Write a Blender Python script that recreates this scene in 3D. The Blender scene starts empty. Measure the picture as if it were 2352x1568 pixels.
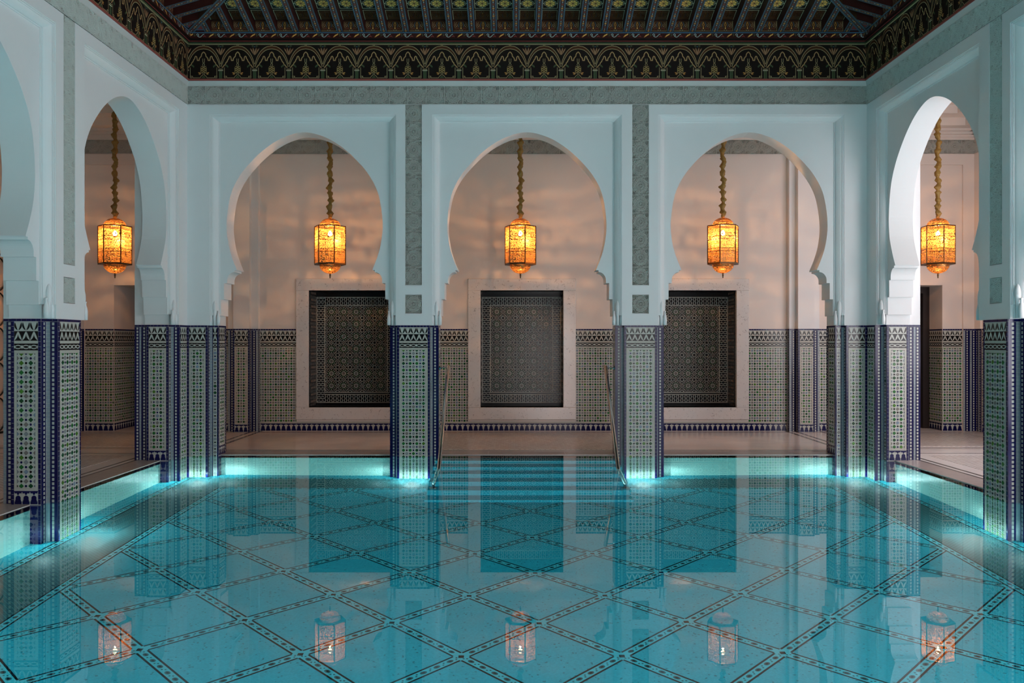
import bpy, math, random
from mathutils import Vector, Matrix, noise
R = random.Random(7)
scene = bpy.context.scene
COL = scene.collection
PI = math.pi

# ------------------------------------------------------------------ camera, light, exposure
FPX = 2000.0
cam_d = bpy.data.cameras.new('camera'); cam = bpy.data.objects.new('camera', cam_d)
COL.objects.link(cam); scene.camera = cam
cam.location = (0, 0, 1.5); cam.rotation_euler = (PI / 2, 0, 0)
cam_d.sensor_width = 36.0; cam_d.lens = 36.0 * FPX / 2352.0; cam_d.clip_start = 0.05

vs = scene.view_settings
scene.display_settings.display_device = 'sRGB'
vs.view_transform = 'Standard'; vs.look = 'None'; vs.gamma = 1.0; vs.use_curve_mapping = False
vs.exposure = 0.0

w = bpy.data.worlds.new('world'); scene.world = w; w.use_nodes = True
w.node_tree.nodes['Background'].inputs[0].default_value = (0.62, 0.78, 0.86, 1)
w.node_tree.nodes['Background'].inputs[1].default_value = 0.05

def area(name, loc, rot, sx, sy, power, color, spread=180):
    l = bpy.data.lights.new(name, 'AREA'); l.shape = 'RECTANGLE'; l.size = sx; l.size_y = sy
    l.energy = power; l.color = color; l.spread = math.radians(spread)
    o = bpy.data.objects.new(name, l); COL.objects.link(o); o.location = loc; o.rotation_euler = rot
    return o
# unseen fill lamp added behind the camera to light the hall
area('hall_fill', (2.3, -2.2, 1.35), (PI / 2, 0, 0.12), 4.2, 2.4, 165, (1.0, 0.93, 0.94))
# unseen lamps added for assumed daylight in the right-hand gallery, no windows built
area('right_gallery_end_fill', (6.3, 3.6, 1.6), (PI / 2, 0, 0.0), 2.4, 2.6, 110, (1.0, 0.93, 0.97))
area('right_gallery_floor_fill', (7.66, 10.3, 2.3), (0, PI / 2, 0), 2.2, 2.4, 105, (0.97, 0.93, 1.0))  # added lamp to brighten the corner floor, no window built here
area('right_gallery_side_fill', (7.6, 3.9, 2.4), (0, PI / 2, 0), 3.0, 5.0, 300, (1.0, 0.95, 1.0))  # unseen lamp added at the outer wall for assumed side daylight, no windows built

# ------------------------------------------------------------------ measures (metres)
C = 0.195            # room axis
HW = 4.41            # half width of the pool hall, arcade face to arcade face
YB = 11.30           # back arcade face
YG = 14.56           # back wall of the gallery
OW = 7.55            # outer gallery walls, from the axis
TT = 1.709           # top of the tiling
PD = -1.60           # pool floor
PS1_, PS2_ = 3.007, 6.023   # side piers, from the far corner
COPE = 0.20          # pool edge behind the arcade face
DECK = 0.006

# ------------------------------------------------------------------ materials
MATS = {}
def nodes(name):
    m = bpy.data.materials.new(name); m.use_nodes = True
    nt = m.node_tree; b = nt.nodes['Principled BSDF']
    MATS[name] = m
    return m, nt, b
def mat(name, col, rough=0.5, metal=0.0, spec=None, var=0.0, vscale=6.0, bump=0.0, bscale=60.0, coat=0.0):
    m, nt, b = nodes(name)
    b.inputs['Base Color'].default_value = (*col, 1)
    b.inputs['Roughness'].default_value = rough
    b.inputs['Metallic'].default_value = metal
    if spec is None and name.startswith(('tile_', 'wood_', 'paint_')): spec = 0.22
    if spec is not None: b.inputs['Specular IOR Level'].default_value = spec
    if coat: b.inputs['Coat Weight'].default_value = coat
    N = nt.nodes; L = nt.links
    if var or bump:
        g = N.new('ShaderNodeNewGeometry')
    if var:
        n = N.new('ShaderNodeTexNoise'); n.inputs['Scale'].default_value = vscale; n.inputs['Detail'].default_value = 4
        L.new(g.outputs['Position'], n.inputs['Vector'])
        mx = N.new('ShaderNodeMix'); mx.data_type = 'RGBA'
        mx.inputs[6].default_value = (*[c * (1 - var) for c in col], 1)
        mx.inputs[7].default_value = (*[min(1, c * (1 + var)) for c in col], 1)
        L.new(n.outputs['Fac'], mx.inputs[0]); L.new(mx.outputs[2], b.inputs['Base Color'])
    if bump:
        n2 = N.new('ShaderNodeTexNoise'); n2.inputs['Scale'].default_value = bscale
        L.new(g.outputs['Position'], n2.inputs['Vector'])
        bp = N.new('ShaderNodeBump'); bp.inputs['Strength'].default_value = bump; bp.inputs['Distance'].default_value = 0.01
        L.new(n2.outputs['Fac'], bp.inputs['Height']); L.new(bp.outputs['Normal'], b.inputs['Normal'])
    return m

mat('plaster', (0.73, 0.74, 0.74), 0.55, var=0.05, vscale=1.6, bump=0.05, bscale=14)
mat('gallery_plaster', (0.71, 0.64, 0.59), 0.65, var=0.06, vscale=1.2, bump=0.05, bscale=10)
mat('stucco', (0.53, 0.53, 0.485), 0.85, var=0.08, vscale=9)
mat('cornice_plain', (0.55, 0.55, 0.53), 0.7, var=0.05)
mat('tile_white', (0.47, 0.48, 0.435), 0.22, var=0.10, vscale=24, bump=0.15, bscale=35)
mat('tile_cream', (0.45, 0.445, 0.39), 0.25, var=0.10, vscale=20)
mat('tile_green', (0.016, 0.13, 0.028), 0.15)
mat('tile_green_dark', (0.008, 0.065, 0.022), 0.15)
mat('tile_green_light', (0.06, 0.17, 0.02), 0.15)
mat('tile_grey', (0.21, 0.23, 0.24), 0.2)
mat('tile_taupe', (0.19, 0.175, 0.16), 0.2)
mat('tile_bluegrey', (0.18, 0.24, 0.31), 0.2)
mat('tile_navy', (0.004, 0.005, 0.062), 0.15, var=0.4, vscale=30)
mat('tile_black', (0.004, 0.004, 0.005), 0.2)
mat('tile_strip', (0.27, 0.32, 0.35), 0.22, var=0.2, vscale=25)
mat('tile_tan', (0.38, 0.27, 0.20), 0.3)
mat('mortar', (0.46, 0.46, 0.43), 0.8)
mat('marble_band', (0.16, 0.14, 0.13), 0.18, var=0.3, vscale=12)
mat('deck', (0.74, 0.68, 0.66), 0.22, var=0.12, vscale=3.0)
mat('coping', (0.44, 0.37, 0.35), 0.25, var=0.12, vscale=9.0)
mat('wood_black', (0.012, 0.008, 0.007), 0.35, var=0.3, vscale=12)
mat('wood_maroon', (0.045, 0.010, 0.008), 0.45, var=0.3, vscale=12)
mat('wood_brown', (0.075, 0.028, 0.012), 0.45, var=0.3, vscale=14)
mat('paint_gold', (0.52, 0.36, 0.13), 0.4)
mat('paint_gold_line', (0.42, 0.33, 0.17), 0.4)
mat('paint_copper', (0.38, 0.21, 0.11), 0.4)
mat('paint_yellow', (0.95, 0.52, 0.14), 0.45)
mat('paint_orange', (0.62, 0.28, 0.06), 0.45)
mat('paint_cream', (0.58, 0.53, 0.36), 0.45)
mat('paint_blue', (0.06, 0.14, 0.22), 0.45, var=0.3, vscale=20)
mat('paint_pale', (0.36, 0.44, 0.40), 0.45)
mat('paint_green', (0.065, 0.095, 0.045), 0.45)
mat('paint_red', (0.26, 0.045, 0.04), 0.45)
mat('red_board', (0.30, 0.07, 0.055), 0.5, var=0.2, vscale=10)
mat('steel', (0.62, 0.60, 0.58), 0.14, metal=1.0)
mat('iron', (0.010, 0.010, 0.011), 0.4, metal=0.3)
mat('rim_brass', (0.10, 0.055, 0.025), 0.35, metal=0.9)
mat('rib_brass', (0.10, 0.045, 0.015), 0.35, metal=0.9)
mat('fabric', (0.27, 0.155, 0.03), 0.6, var=0.3, vscale=30, bump=0.4, bscale=40)
mat('door_dark', (0.020, 0.012, 0.010), 0.3)
mat('door_panel', (0.05, 0.02, 0.012), 0.35)
mat('pane_pink', (0.75, 0.60, 0.50), 0.6)
mat('pool_wall', (0.30, 0.62, 0.62), 0.3)

def marble():
    m, nt, b = nodes('marble'); N = nt.nodes; L = nt.links
    g = N.new('ShaderNodeNewGeometry')
    n = N.new('ShaderNodeTexNoise'); n.inputs['Scale'].default_value = 26; n.inputs['Detail'].default_value = 7
    n.inputs['Distortion'].default_value = 1.2
    L.new(g.outputs['Position'], n.inputs['Vector'])
    r = N.new('ShaderNodeValToRGB')
    r.color_ramp.elements[0].position = 0.30; r.color_ramp.elements[0].color = (0.34, 0.31, 0.30, 1)
    r.color_ramp.elements[1].position = 0.40; r.color_ramp.elements[1].color = (0.68, 0.65, 0.63, 1)
    L.new(n.outputs['Fac'], r.inputs[0]); L.new(r.outputs[0], b.inputs['Base Color'])
    b.inputs['Roughness'].default_value = 0.2
marble()

def mosaic(name, c1, c2, mortar, size, rot, rough=0.3, speck=0.0):
    m, nt, b = nodes(name); N = nt.nodes; L = nt.links
    g = N.new('ShaderNodeNewGeometry')
    mp = N.new('ShaderNodeMapping'); mp.inputs['Rotation'].default_value = rot
    L.new(g.outputs['Position'], mp.inputs['Vector'])
    t = N.new('ShaderNodeTexBrick'); t.offset = 0.0; t.squash = 1.0
    t.inputs['Scale'].default_value = 1.0
    t.inputs['Brick Width'].default_value = size; t.inputs['Row Height'].default_value = size
    t.inputs['Mortar Size'].default_value = size * 0.07
    t.inputs['Color1'].default_value = (*c1, 1); t.inputs['Color2'].default_value = (*c2, 1)
    t.inputs['Mortar'].default_value = (*mortar, 1)
    L.new(mp.outputs[0], t.inputs['Vector'])
    out = t.outputs['Color']
    if speck:
        wn = N.new('ShaderNodeTexVoronoi'); wn.inputs['Scale'].default_value = 1.1 / size
        L.new(mp.outputs[0], wn.inputs['Vector'])
        sep = N.new('ShaderNodeSeparateColor'); L.new(wn.outputs['Color'], sep.inputs[0])
        gt = N.new('ShaderNodeMath'); gt.operation = 'GREATER_THAN'; gt.inputs[1].default_value = 1 - speck
        L.new(sep.outputs[0], gt.inputs[0])
        mx = N.new('ShaderNodeMix'); mx.data_type = 'RGBA'; mx.inputs[7].default_value = (c1[0] * .4, c1[1] * .5, c1[2] * .5, 1)
        L.new(gt.outputs[0], mx.inputs[0]); L.new(out, mx.inputs[6]); out = mx.outputs[2]
    L.new(out, b.inputs['Base Color']); b.inputs['Roughness'].default_value = rough
mosaic('pool_mosaic', (0.008, 0.35, 0.46), (0.014, 0.43, 0.55), (0.04, 0.35, 0.42), 0.014, (0, 0, PI / 4), 0.5, 0.025)
mosaic('pool_walk', (0.010, 0.065, 0.080), (0.015, 0.095, 0.11), (0.07, 0.22, 0.24), 0.030, (0, 0, PI / 4), 0.4)
mosaic('pool_side', (0.38, 0.60, 0.55), (0.46, 0.68, 0.62), (0.30, 0.50, 0.47), 0.020, (PI / 2, 0, 0), 0.4)
mat('pool_light_strip', (0.07, 0.48, 0.57), 0.5)
mat('pool_dark', (0.001, 0.008, 0.012), 0.6, spec=0.1)
mat('pool_dark_soft', (0.006, 0.09, 0.11), 0.5)
mosaic('deck_weave', (0.62, 0.56, 0.53), (0.74, 0.68, 0.65), (0.32, 0.28, 0.26), 0.05, (0, 0, PI / 4), 0.25)

def water():
    m, nt, b = nodes('water'); N = nt.nodes; L = nt.links; N.remove(b)
    out = N['Material Output']
    fr = N.new('ShaderNodeFresnel'); fr.inputs['IOR'].default_value = 1.33
    rf = N.new('ShaderNodeBsdfRefraction'); rf.inputs['IOR'].default_value = 1.33; rf.inputs['Roughness'].default_value = 0
    rf.inputs['Color'].default_value = (0.62, 0.96, 0.98, 1)
    gl = N.new('ShaderNodeBsdfGlossy'); gl.inputs['Roughness'].default_value = 0.0
    gl.inputs['Color'].default_value = (1, 1, 1, 1)
    mx = N.new('ShaderNodeMixShader')
    L.new(fr.outputs[0], mx.inputs[0]); L.new(rf.outputs[0], mx.inputs[1]); L.new(gl.outputs[0], mx.inputs[2])
    L.new(mx.outputs[0], out.inputs['Surface'])
water()

def pierced():
    m, nt, b = nodes('pierced_brass'); N = nt.nodes; L = nt.links
    out = N['Material Output']
    b.inputs['Base Color'].default_value = (0.40, 0.20, 0.06, 1); b.inputs['Metallic'].default_value = 0.8; b.inputs['Roughness'].default_value = 0.4
    tc = N.new('ShaderNodeTexCoord')
    v = N.new('ShaderNodeTexVoronoi'); v.feature = 'DISTANCE_TO_EDGE'; v.inputs['Scale'].default_value = 66
    L.new(tc.outputs['Object'], v.inputs['Vector'])
    lt = N.new('ShaderNodeMath'); lt.operation = 'GREATER_THAN'; lt.inputs[1].default_value = 0.13
    L.new(v.outputs['Distance'], lt.inputs[0])
    # pierced rows are more open in some courses than in others
    sp = N.new('ShaderNodeSeparateXYZ'); L.new(tc.outputs['Object'], sp.inputs[0])
    cx = N.new('ShaderNodeCombineXYZ'); L.new(sp.outputs['Z'], cx.inputs['Z'])
    sc = N.new('ShaderNodeVectorMath'); sc.operation = 'MULTIPLY'; sc.inputs[1].default_value = (3, 3, 46)
    L.new(tc.outputs['Object'], sc.inputs[0])
    nz = N.new('ShaderNodeTexNoise'); nz.inputs['Scale'].default_value = 1.0; nz.inputs['Detail'].default_value = 2
    L.new(sc.outputs[0], nz.inputs['Vector'])
    mr = N.new('ShaderNodeMapRange'); mr.inputs['From Min'].default_value = .38; mr.inputs['From Max'].default_value = .62
    mr.inputs['To Min'].default_value = .97; mr.inputs['To Max'].default_value = .12
    L.new(nz.outputs['Fac'], mr.inputs['Value'])
    tr = N.new('ShaderNodeBsdfTransparent')
    tl = N.new('ShaderNodeBsdfTranslucent'); tl.inputs['Color'].default_value = (0.22, 0.125, 0.042, 1)
    hole = N.new('ShaderNodeMixShader'); L.new(mr.outputs[0], hole.inputs[0])
    L.new(tr.outputs[0], hole.inputs[1]); L.new(tl.outputs[0], hole.inputs[2])
    mx = N.new('ShaderNodeMixShader')
    L.new(lt.outputs[0], mx.inputs[0]); L.new(b.outputs[0], mx.inputs[1]); L.new(hole.outputs[0], mx.inputs[2])
    L.new(mx.outputs[0], out.inputs['Surface'])
pierced()

def emit(name, col, s):
    m, nt, b = nodes(name)
    b.inputs['Base Color'].default_value = (*col, 1)
    b.inputs['Emission Color'].default_value = (*col, 1); b.inputs['Emission Strength'].default_value = s
emit('bulb', (1.0, 0.78, 0.42), 40)

def rafter_paint():
    m, nt, b = nodes('rafter_paint'); N = nt.nodes; L = nt.links
    tc = N.new('ShaderNodeTexCoord'); sp = N.new('ShaderNodeSeparateXYZ'); L.new(tc.outputs['Object'], sp.inputs[0])
    def math_(op, a, bb=None):
        n = N.new('ShaderNodeMath'); n.operation = op
        for i, x in enumerate((a, bb)):
            if x is None: continue
            if isinstance(x, (int, float)): n.inputs[i].default_value = x
            else: L.new(x, n.inputs[i])
        return n.outputs[0]
    def mixc(f, c1, c2):
        n = N.new('ShaderNodeMix'); n.data_type = 'RGBA'; L.new(f, n.inputs[0])
        for k, c in ((6, c1), (7, c2)):
            if isinstance(c, tuple): n.inputs[k].default_value = (*c, 1)
            else: L.new(c, n.inputs[k])
        return n.outputs[2]
    ax = math_('ABSOLUTE', sp.outputs['X'])
    ph = math_('SINE', math_('MULTIPLY', sp.outputs['Y'], 2 * PI / 0.075))
    ph2 = math_('SINE', math_('ADD', math_('MULTIPLY', sp.outputs['Y'], 2 * PI / 0.15), 0.8))
    edge = math_('GREATER_THAN', math_('ADD', ax, math_('MULTIPLY', math_('ABSOLUTE', ph), -0.006)), 0.022)
    core = math_('LESS_THAN', math_('ADD', math_('MULTIPLY', ax, 85), math_('MULTIPLY', ph, -1.0)), 0.10)
    dot = math_('LESS_THAN', math_('ADD', math_('MULTIPLY', ax, 95), math_('MULTIPLY', ph, 1.0)), -0.35)
    base = mixc(edge, (0.05, 0.022, 0.018), (0.05, 0.105, 0.15))
    motif = mixc(math_('GREATER_THAN', ph2, 0.0), (0.20, 0.045, 0.03), (0.50, 0.22, 0.05))
    c = mixc(core, base, motif)
    c = mixc(dot, c, (0.30, 0.40, 0.42))
    L.new(c, b.inputs['Base Color']); b.inputs['Roughness'].default_value = 0.5
rafter_paint()

# ------------------------------------------------------------------ mesh helpers
class MB:
    def __init__(s): s.v = []; s.f = []; s.m = []; s.mats = []
    def mi(s, name):
        if name not in s.mats: s.mats.append(name)
        return s.mats.index(name)
    def poly(s, pts, m):
        k = len(s.v); s.v += [tuple(p) for p in pts]; s.f.append(tuple(range(k, k + len(pts)))); s.m.append(s.mi(m))
    def box(s, a, b, m):
        x0, y0, z0 = [min(a[i], b[i]) for i in range(3)]; x1, y1, z1 = [max(a[i], b[i]) for i in range(3)]
        k = len(s.v)
        s.v += [(x0, y0, z0), (x1, y0, z0), (x1, y1, z0), (x0, y1, z0), (x0, y0, z1), (x1, y0, z1), (x1, y1, z1), (x0, y1, z1)]
        for q in ((3, 2, 1, 0), (4, 5, 6, 7), (0, 1, 5, 4), (1, 2, 6, 5), (2, 3, 7, 6), (3, 0, 4, 7)):
            s.f.append(tuple(k + i for i in q)); s.m.append(s.mi(m))
    def prism(s, base, top, m):     # two matching loops
        k = len(s.v); n = len(base); s.v += [tuple(p) for p in base] + [tuple(p) for p in top]
        j = s.mi(m)
        s.f.append(tuple(range(k + n - 1, k - 1, -1))); s.m.append(j)
        s.f.append(tuple(range(k + n, k + 2 * n))); s.m.append(j)
        for i in range(n):
            i2 = (i + 1) % n
            s.f.append((k + i, k + i2, k + n + i2, k + n + i)); s.m.append(j)
    def loft(s, rings, m, closed=True, cap=True):
        k = len(s.v); n = len(rings[0]); j = s.mi(m)
        for r in rings: s.v += [tuple(p) for p in r]
        for a in range(len(rings) - 1):
            for i in range(n if closed else n - 1):
                i2 = (i + 1) % n
                s.f.append((k + a * n + i, k + a * n + i2, k + (a + 1) * n + i2, k + (a + 1) * n + i)); s.m.append(j)
        if cap and closed:
            s.f.append(tuple(range(k + n - 1, k - 1, -1))); s.m.append(j)
            e = k + (len(rings) - 1) * n
            s.f.append(tuple(range(e, e + n))); s.m.append(j)
    def lathe(s, prof, m, c=(0, 0, 0), n=16):
        rings = [[(c[0] + r * math.cos(2 * PI * i / n), c[1] + r * math.sin(2 * PI * i / n), c[2] + z) for i in range(n)] for r, z in prof]
        s.loft(rings, m)
    def tube(s, pts, r, m, n=10):
        rings = []
        for i, p in enumerate(pts):
            p = Vector(p); a = Vector(pts[max(0, i - 1)]); b = Vector(pts[min(len(pts) - 1, i + 1)])
            d = (b - a).normalized(); ref = Vector((0, 0, 1)) if abs(d.z) < 0.9 else Vector((1, 0, 0))
            e = d.cross(ref).normalized(); g = d.cross(e)
            rr = r[i] if isinstance(r, (list, tuple)) else r
            rings.append([p + e * rr * math.cos(2 * PI * k / n) + g * rr * math.sin(2 * PI * k / n) for k in range(n)])
        s.loft(rings, m)
    def mesh(s, name, smooth=False):
        me = bpy.data.meshes.new(name); me.from_pydata(s.v, [], s.f)
        for n in s.mats: me.materials.append(MATS[n])
        me.polygons.foreach_set('material_index', s.m)
        if smooth: me.polygons.foreach_set('use_smooth', [True] * len(me.polygons))
        me.update(); return me
    def build(s, name, parent=None, smooth=False, kind=None, label=None):
        return link(name, s.mesh(name, smooth), parent, kind, label)

def link(name, me, parent=None, kind=None, label=None):
    o = bpy.data.objects.new(name, me); COL.objects.link(o)
    if parent: o.parent = parent
    if kind: o['kind'] = kind
    if label: o['label'] = label
    return o
def top(name, label, cat, loc=(0, 0, 0), kind=None, group=None):
    o = bpy.data.objects.new(name, None); COL.objects.link(o); o.location = loc
    o.empty_display_size = 0.1
    tag(o, label, cat, kind, group); return o
def tag(o, label, cat, kind=None, group=None):
    o['label'] = label; o['category'] = cat
    if kind: o['kind'] = kind
    if group: o['group'] = group
    return o

class Frame:            # u along, v up, n out of the face
    def __init__(s, o, u, n): s.o = Vector(o); s.u = Vector(u); s.n = Vector(n); s.z = Vector((0, 0, 1))
    def __call__(s, u, v, n=0.0): return s.o + s.u * u + s.z * v + s.n * n
    def mat4(s, u, v, n, su=1, sv=1, sn=1):
        p = s(u, v, n)
        return Matrix(((s.u.x * su, s.z.x * sv, s.n.x * sn, p.x), (s.u.y * su, s.z.y * sv, s.n.y * sn, p.y), (s.u.z * su, s.z.z * sv, s.n.z * sn, p.z), (0, 0, 0, 1)))
    def box(s, mb, u0, u1, v0, v1, n0, n1, m): mb.box(s(u0, v0, n0), s(u1, v1, n1), m)

def clip(poly, u0, u1, v0, v1):
    for ax, lim, sg in ((0, u0, 1), (0, u1, -1), (1, v0, 1), (1, v1, -1)):
        out = []
        for i in range(len(poly)):
            p, q = poly[i - 1], poly[i]
            a, b = (p[ax] - lim) * sg, (q[ax] - lim) * sg
            if (a >= 0) != (b >= 0):
                t = a / (a - b); out.append((p[0] + (q[0] - p[0]) * t, p[1] + (q[1] - p[1]) * t))
            if b >= 0: out.append(q)
        poly = out
        if len(poly) < 3: return []
    return poly

class Zel:              # glazed cut tile: polygons in (u, v) standing proud of a face
    def __init__(s, fr, n0=0.0): s.fr = fr; s.n0 = n0; s.mb = MB(); s.rect = None
    def add(s, pts, m, h=0.004, sides=True):
        if s.rect:
            pts = clip(pts, *s.rect)
            if len(pts) < 3: return
        t = [s.fr(p[0], p[1], s.n0 + h) for p in pts]
        s.mb.poly(t, m)
        if sides and h > 0.0025:
            b = [s.fr(p[0], p[1], s.n0 + 0.001) for p in pts]
            for i in range(len(pts)):
                j = (i + 1) % len(pts); s.mb.poly([b[i], b[j], t[j], t[i]], m)
    def rectp(s, u0, u1, v0, v1, m, h=0.004, sides=True): s.add([(u0, v0), (u1, v0), (u1, v1), (u0, v1)], m, h, sides)
    def ribbon(s, pts, wd, m, h=0.004):
        P = [p for i, p in enumerate(pts) if i == 0 or math.hypot(p[0] - pts[i - 1][0], p[1] - pts[i - 1][1]) > 1e-6]
        L_, R_ = [], []
        for i, p in enumerate(P):
            d = []
            for j, k in ((i - 1, i), (i, i + 1)):
                if j >= 0 and k < len(P):
                    dx, dy = P[k][0] - P[j][0], P[k][1] - P[j][1]; l = math.hypot(dx, dy); d.append((dx / l, dy / l))
            tx, ty = sum(q[0] for q in d), sum(q[1] for q in d); l = math.hypot(tx, ty)
            if l < 1e-3: tx, ty, l = d[0][0], d[0][1], 1.0
            tx, ty = tx / l, ty / l
            c = min(1.6, 1 / max(.3, tx * d[0][0] + ty * d[0][1])) * wd / 2
            L_.append((p[0] - ty * c, p[1] + tx * c)); R_.append((p[0] + ty * c, p[1] - tx * c))
        for i in range(len(P) - 1): s.add([L_[i], R_[i], R_[i + 1], L_[i + 1]], m, h, False)
    def build(s, name, parent, kind='stuff', label=None): return s.mb.build(name, parent, kind=kind, label=label)

def ngon(cx, cy, r, n, a0=0.0, ry=None):
    ry = ry or r
    return [(cx + r * math.cos(a0 + 2 * PI * i / n), cy + ry * math.sin(a0 + 2 * PI * i / n)) for i in range(n)]
S = 0.0433              # half pitch of the star-and-diamond field
def greens(): return R.choice(['tile_green'] * 4 + ['tile_green_dark'] * 3 + ['tile_green_light'])
def greys(): return R.choice(['tile_grey'] * 4 + ['tile_taupe'] * 2 + ['tile_bluegrey'])

DIAMOND = {}
def diamond_mesh(m):
    if m not in DIAMOND:
        mb = MB(); a = ngon(0, 0, 0.0228, 4); b = ngon(0, 0, 0.0205, 4)
        mb.loft([[(x, y, 0.0) for x, y in a], [(x, y, 0.0035) for x, y in a], [(x, y, 0.005) for x, y in b]], m)
        DIAMOND[m] = mb.mesh('tile_' + m)
    return DIAMOND[m]

def field(z, u0, u1, v0, v1, single=None, s=S, base=True, uc=None, dim=False):
    """white ground, green and grey diamonds, dark dots; single = parent for separate tiles"""
    if base: z.rectp(u0, u1, v0, v1, 'tile_white', 0.002, False)
    uc = (u0 + u1) / 2 + s if uc is None else uc
    z.rect = (u0, u1, v0, v1)
    nu = int((u1 - u0) / s / 2) + 2; nv = int((v1 - v0) / s) + 2
    for i in range(-nu, nu + 1):
        for j in range(-nv, 1):
            u = uc + i * s; v = v1 + j * s
            if not (u0 - s < u < u1 + s and v0 - s < v < v1 + s): continue
            if (i + j) % 2 == 0:
                m = greens() if j % 2 == 0 else greys()
                if R.random() < 0.03: m = greens()
                inside = u0 + .022 <= u <= u1 - .022 and v0 + .022 <= v <= v1 - .022
                if single is not None and inside and v > -0.05:
                    single.append((m, z.fr.mat4(u, v, z.n0 + 0.001)))
                else:
                    z.add(ngon(u, v, 0.0228, 4), m, 0.0045)
            else:
                z.add(ngon(u, v, 0.0118, 8, PI / 8), 'tile_black' if R.random() < .55 else 'tile_navy', 0.0045, False)
    z.rect = None

def leaf(p, q, bow, wd, n=6):
    (x0, y0), (x1, y1) = p, q; L = math.hypot(x1 - x0, y1 - y0); nx, ny = -(y1 - y0) / L, (x1 - x0) / L
    A, B = [], []
    for i in range(n + 1):
        t = i / n; b = bow * math.sin(PI * t) ; w2 = wd * math.sin(PI * min(1, t * 1.0)) ** .8
        cx, cy = x0 + (x1 - x0) * t, y0 + (y1 - y0) * t
        A.append((cx + nx * (b + w2), cy + ny * (b + w2))); B.append((cx + nx * (b - w2), cy + ny * (b - w2)))
    return A + B[::-1][1:-1]

def tulip(z, u0, u1, v0, v1, p=0.0752, dark='tile_black'):
    vm = (v0 + v1) / 2; hh = vm - v0
    n = max(1, round((u1 - u0) / p)); p = (u1 - u0) / n
    z.rectp(u0, u1, vm, v1, 'tile_white', 0.003, False); z.rectp(u0, u1, v0, vm, dark, 0.003, False)
    z.rect = (u0, u1, v0, v1)
    for i in range(-1, n + 2):
        x = u0 + (i + .5) * p
        for sg in (-1, 1):
            z.add(leaf((x + sg * .004, vm + .006), (x + sg * p * .40, v1 - .006), -sg * .0085, .0088), dark, 0.0045, False)
            z.add(leaf((x + sg * .002, vm - .001), (x + sg * p * .5, v0 + .001), -sg * .006, .0095), 'tile_white', 0.0045, False)
    z.rect = None

def braid(z, u0, u1, v0, v1, p=0.0752, dark='tile_black'):
    n = max(1, round((u1 - u0) / p)); p = (u1 - u0) / n
    z.rectp(u0, u1, v0, v1, dark, 0.003, False)
    vm = (v0 + v1) / 2; a = (v1 - v0) * .24
    z.rect = (u0, u1, v0, v1)
    k = n * 10
    for ph in (0, PI):
        z.ribbon([(u0 + (u1 - u0) * i / k, vm + a * math.sin(2 * PI * i / 20 + ph)) for i in range(k + 1)], .0085, 'tile_white', 0.0045 + ph * .0003)
    for i in range(n + 1):
        x = u0 + i * p
        z.add(ngon(x, vm, .011, 4, 0, .02), 'tile_white', 0.0046, False)
        z.add(ngon(x, vm, .0035, 4), dark, 0.005, False)
    z.rect = None

def crown(z, u0, u1, v0, v1, p=0.0866, dark='tile_navy'):
    z.rectp(u0, u1, v0, v1, 'tile_white', 0.003, False)
    n = max(1, round((u1 - u0) / p)); p = (u1 - u0) / n; h = v1 - v0
    z.rect = (u0, u1, v0, v1)
    for i in range(-1, n + 1):
        x = u0 + (i + .5) * p
        z.rectp(x - p * .44, x + p * .44, v0, v0 + h * .22, dark, 0.0045)
        z.rectp(x - p * .36, x + p * .36, v0 + h * .2, v0 + h * .36, dark, 0.0045, False)
        z.add(ngon(x, v0 + h * .46, p * .33, 12), dark, 0.0046)
        z.add([(x - p * .5, v1 - h * .02), (x - p * .40, v1 - h * .20), (x - p * .2, v1 - h * .16), (x, v1 - h * .34), (x + p * .2, v1 - h * .16), (x + p * .40, v1 - h * .20), (x + p * .5, v1 - h * .02)], dark, 0.0046, False)
    z.rectp(u0, u1, v1 - h * .07, v1, dark, 0.0045, False)
    z.rect = None

def bricks(z, u0, u1, v0, v1, m, step=0.046, vert=True):
    L = v1 - v0 if vert else u1 - u0
    n = max(1, round(L / step)); st = L / n; g = 0.0032
    for i in range(n):
        j = R.uniform(-.0008, .0008)
        if vert: z.rectp(u0 + .0008, u1 - .0008, v0 + i * st + g / 2, v0 + (i + 1) * st - g / 2, m, 0.0042 + j)
        else: z.rectp(u0 + i * st + g / 2, u0 + (i + 1) * st - g / 2, v0 + .0008, v1 - .0008, m, 0.0042 + j)

def checker(z, u0, u1, v0, v1, p=0.040):
    z.rectp(u0, u1, v0, v1, 'tile_navy', 0.003, False)
    n = max(1, round((v1 - v0) / p)); um = (u0 + u1) / 2; q = min(.011, (u1 - u0) * .24)
    for i in range(n):
        v = v0 + (i + .5) * (v1 - v0) / n
        z.rectp(um - q, um + q, v - .013, v + .013, 'tile_white', 0.0045, False)

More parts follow.
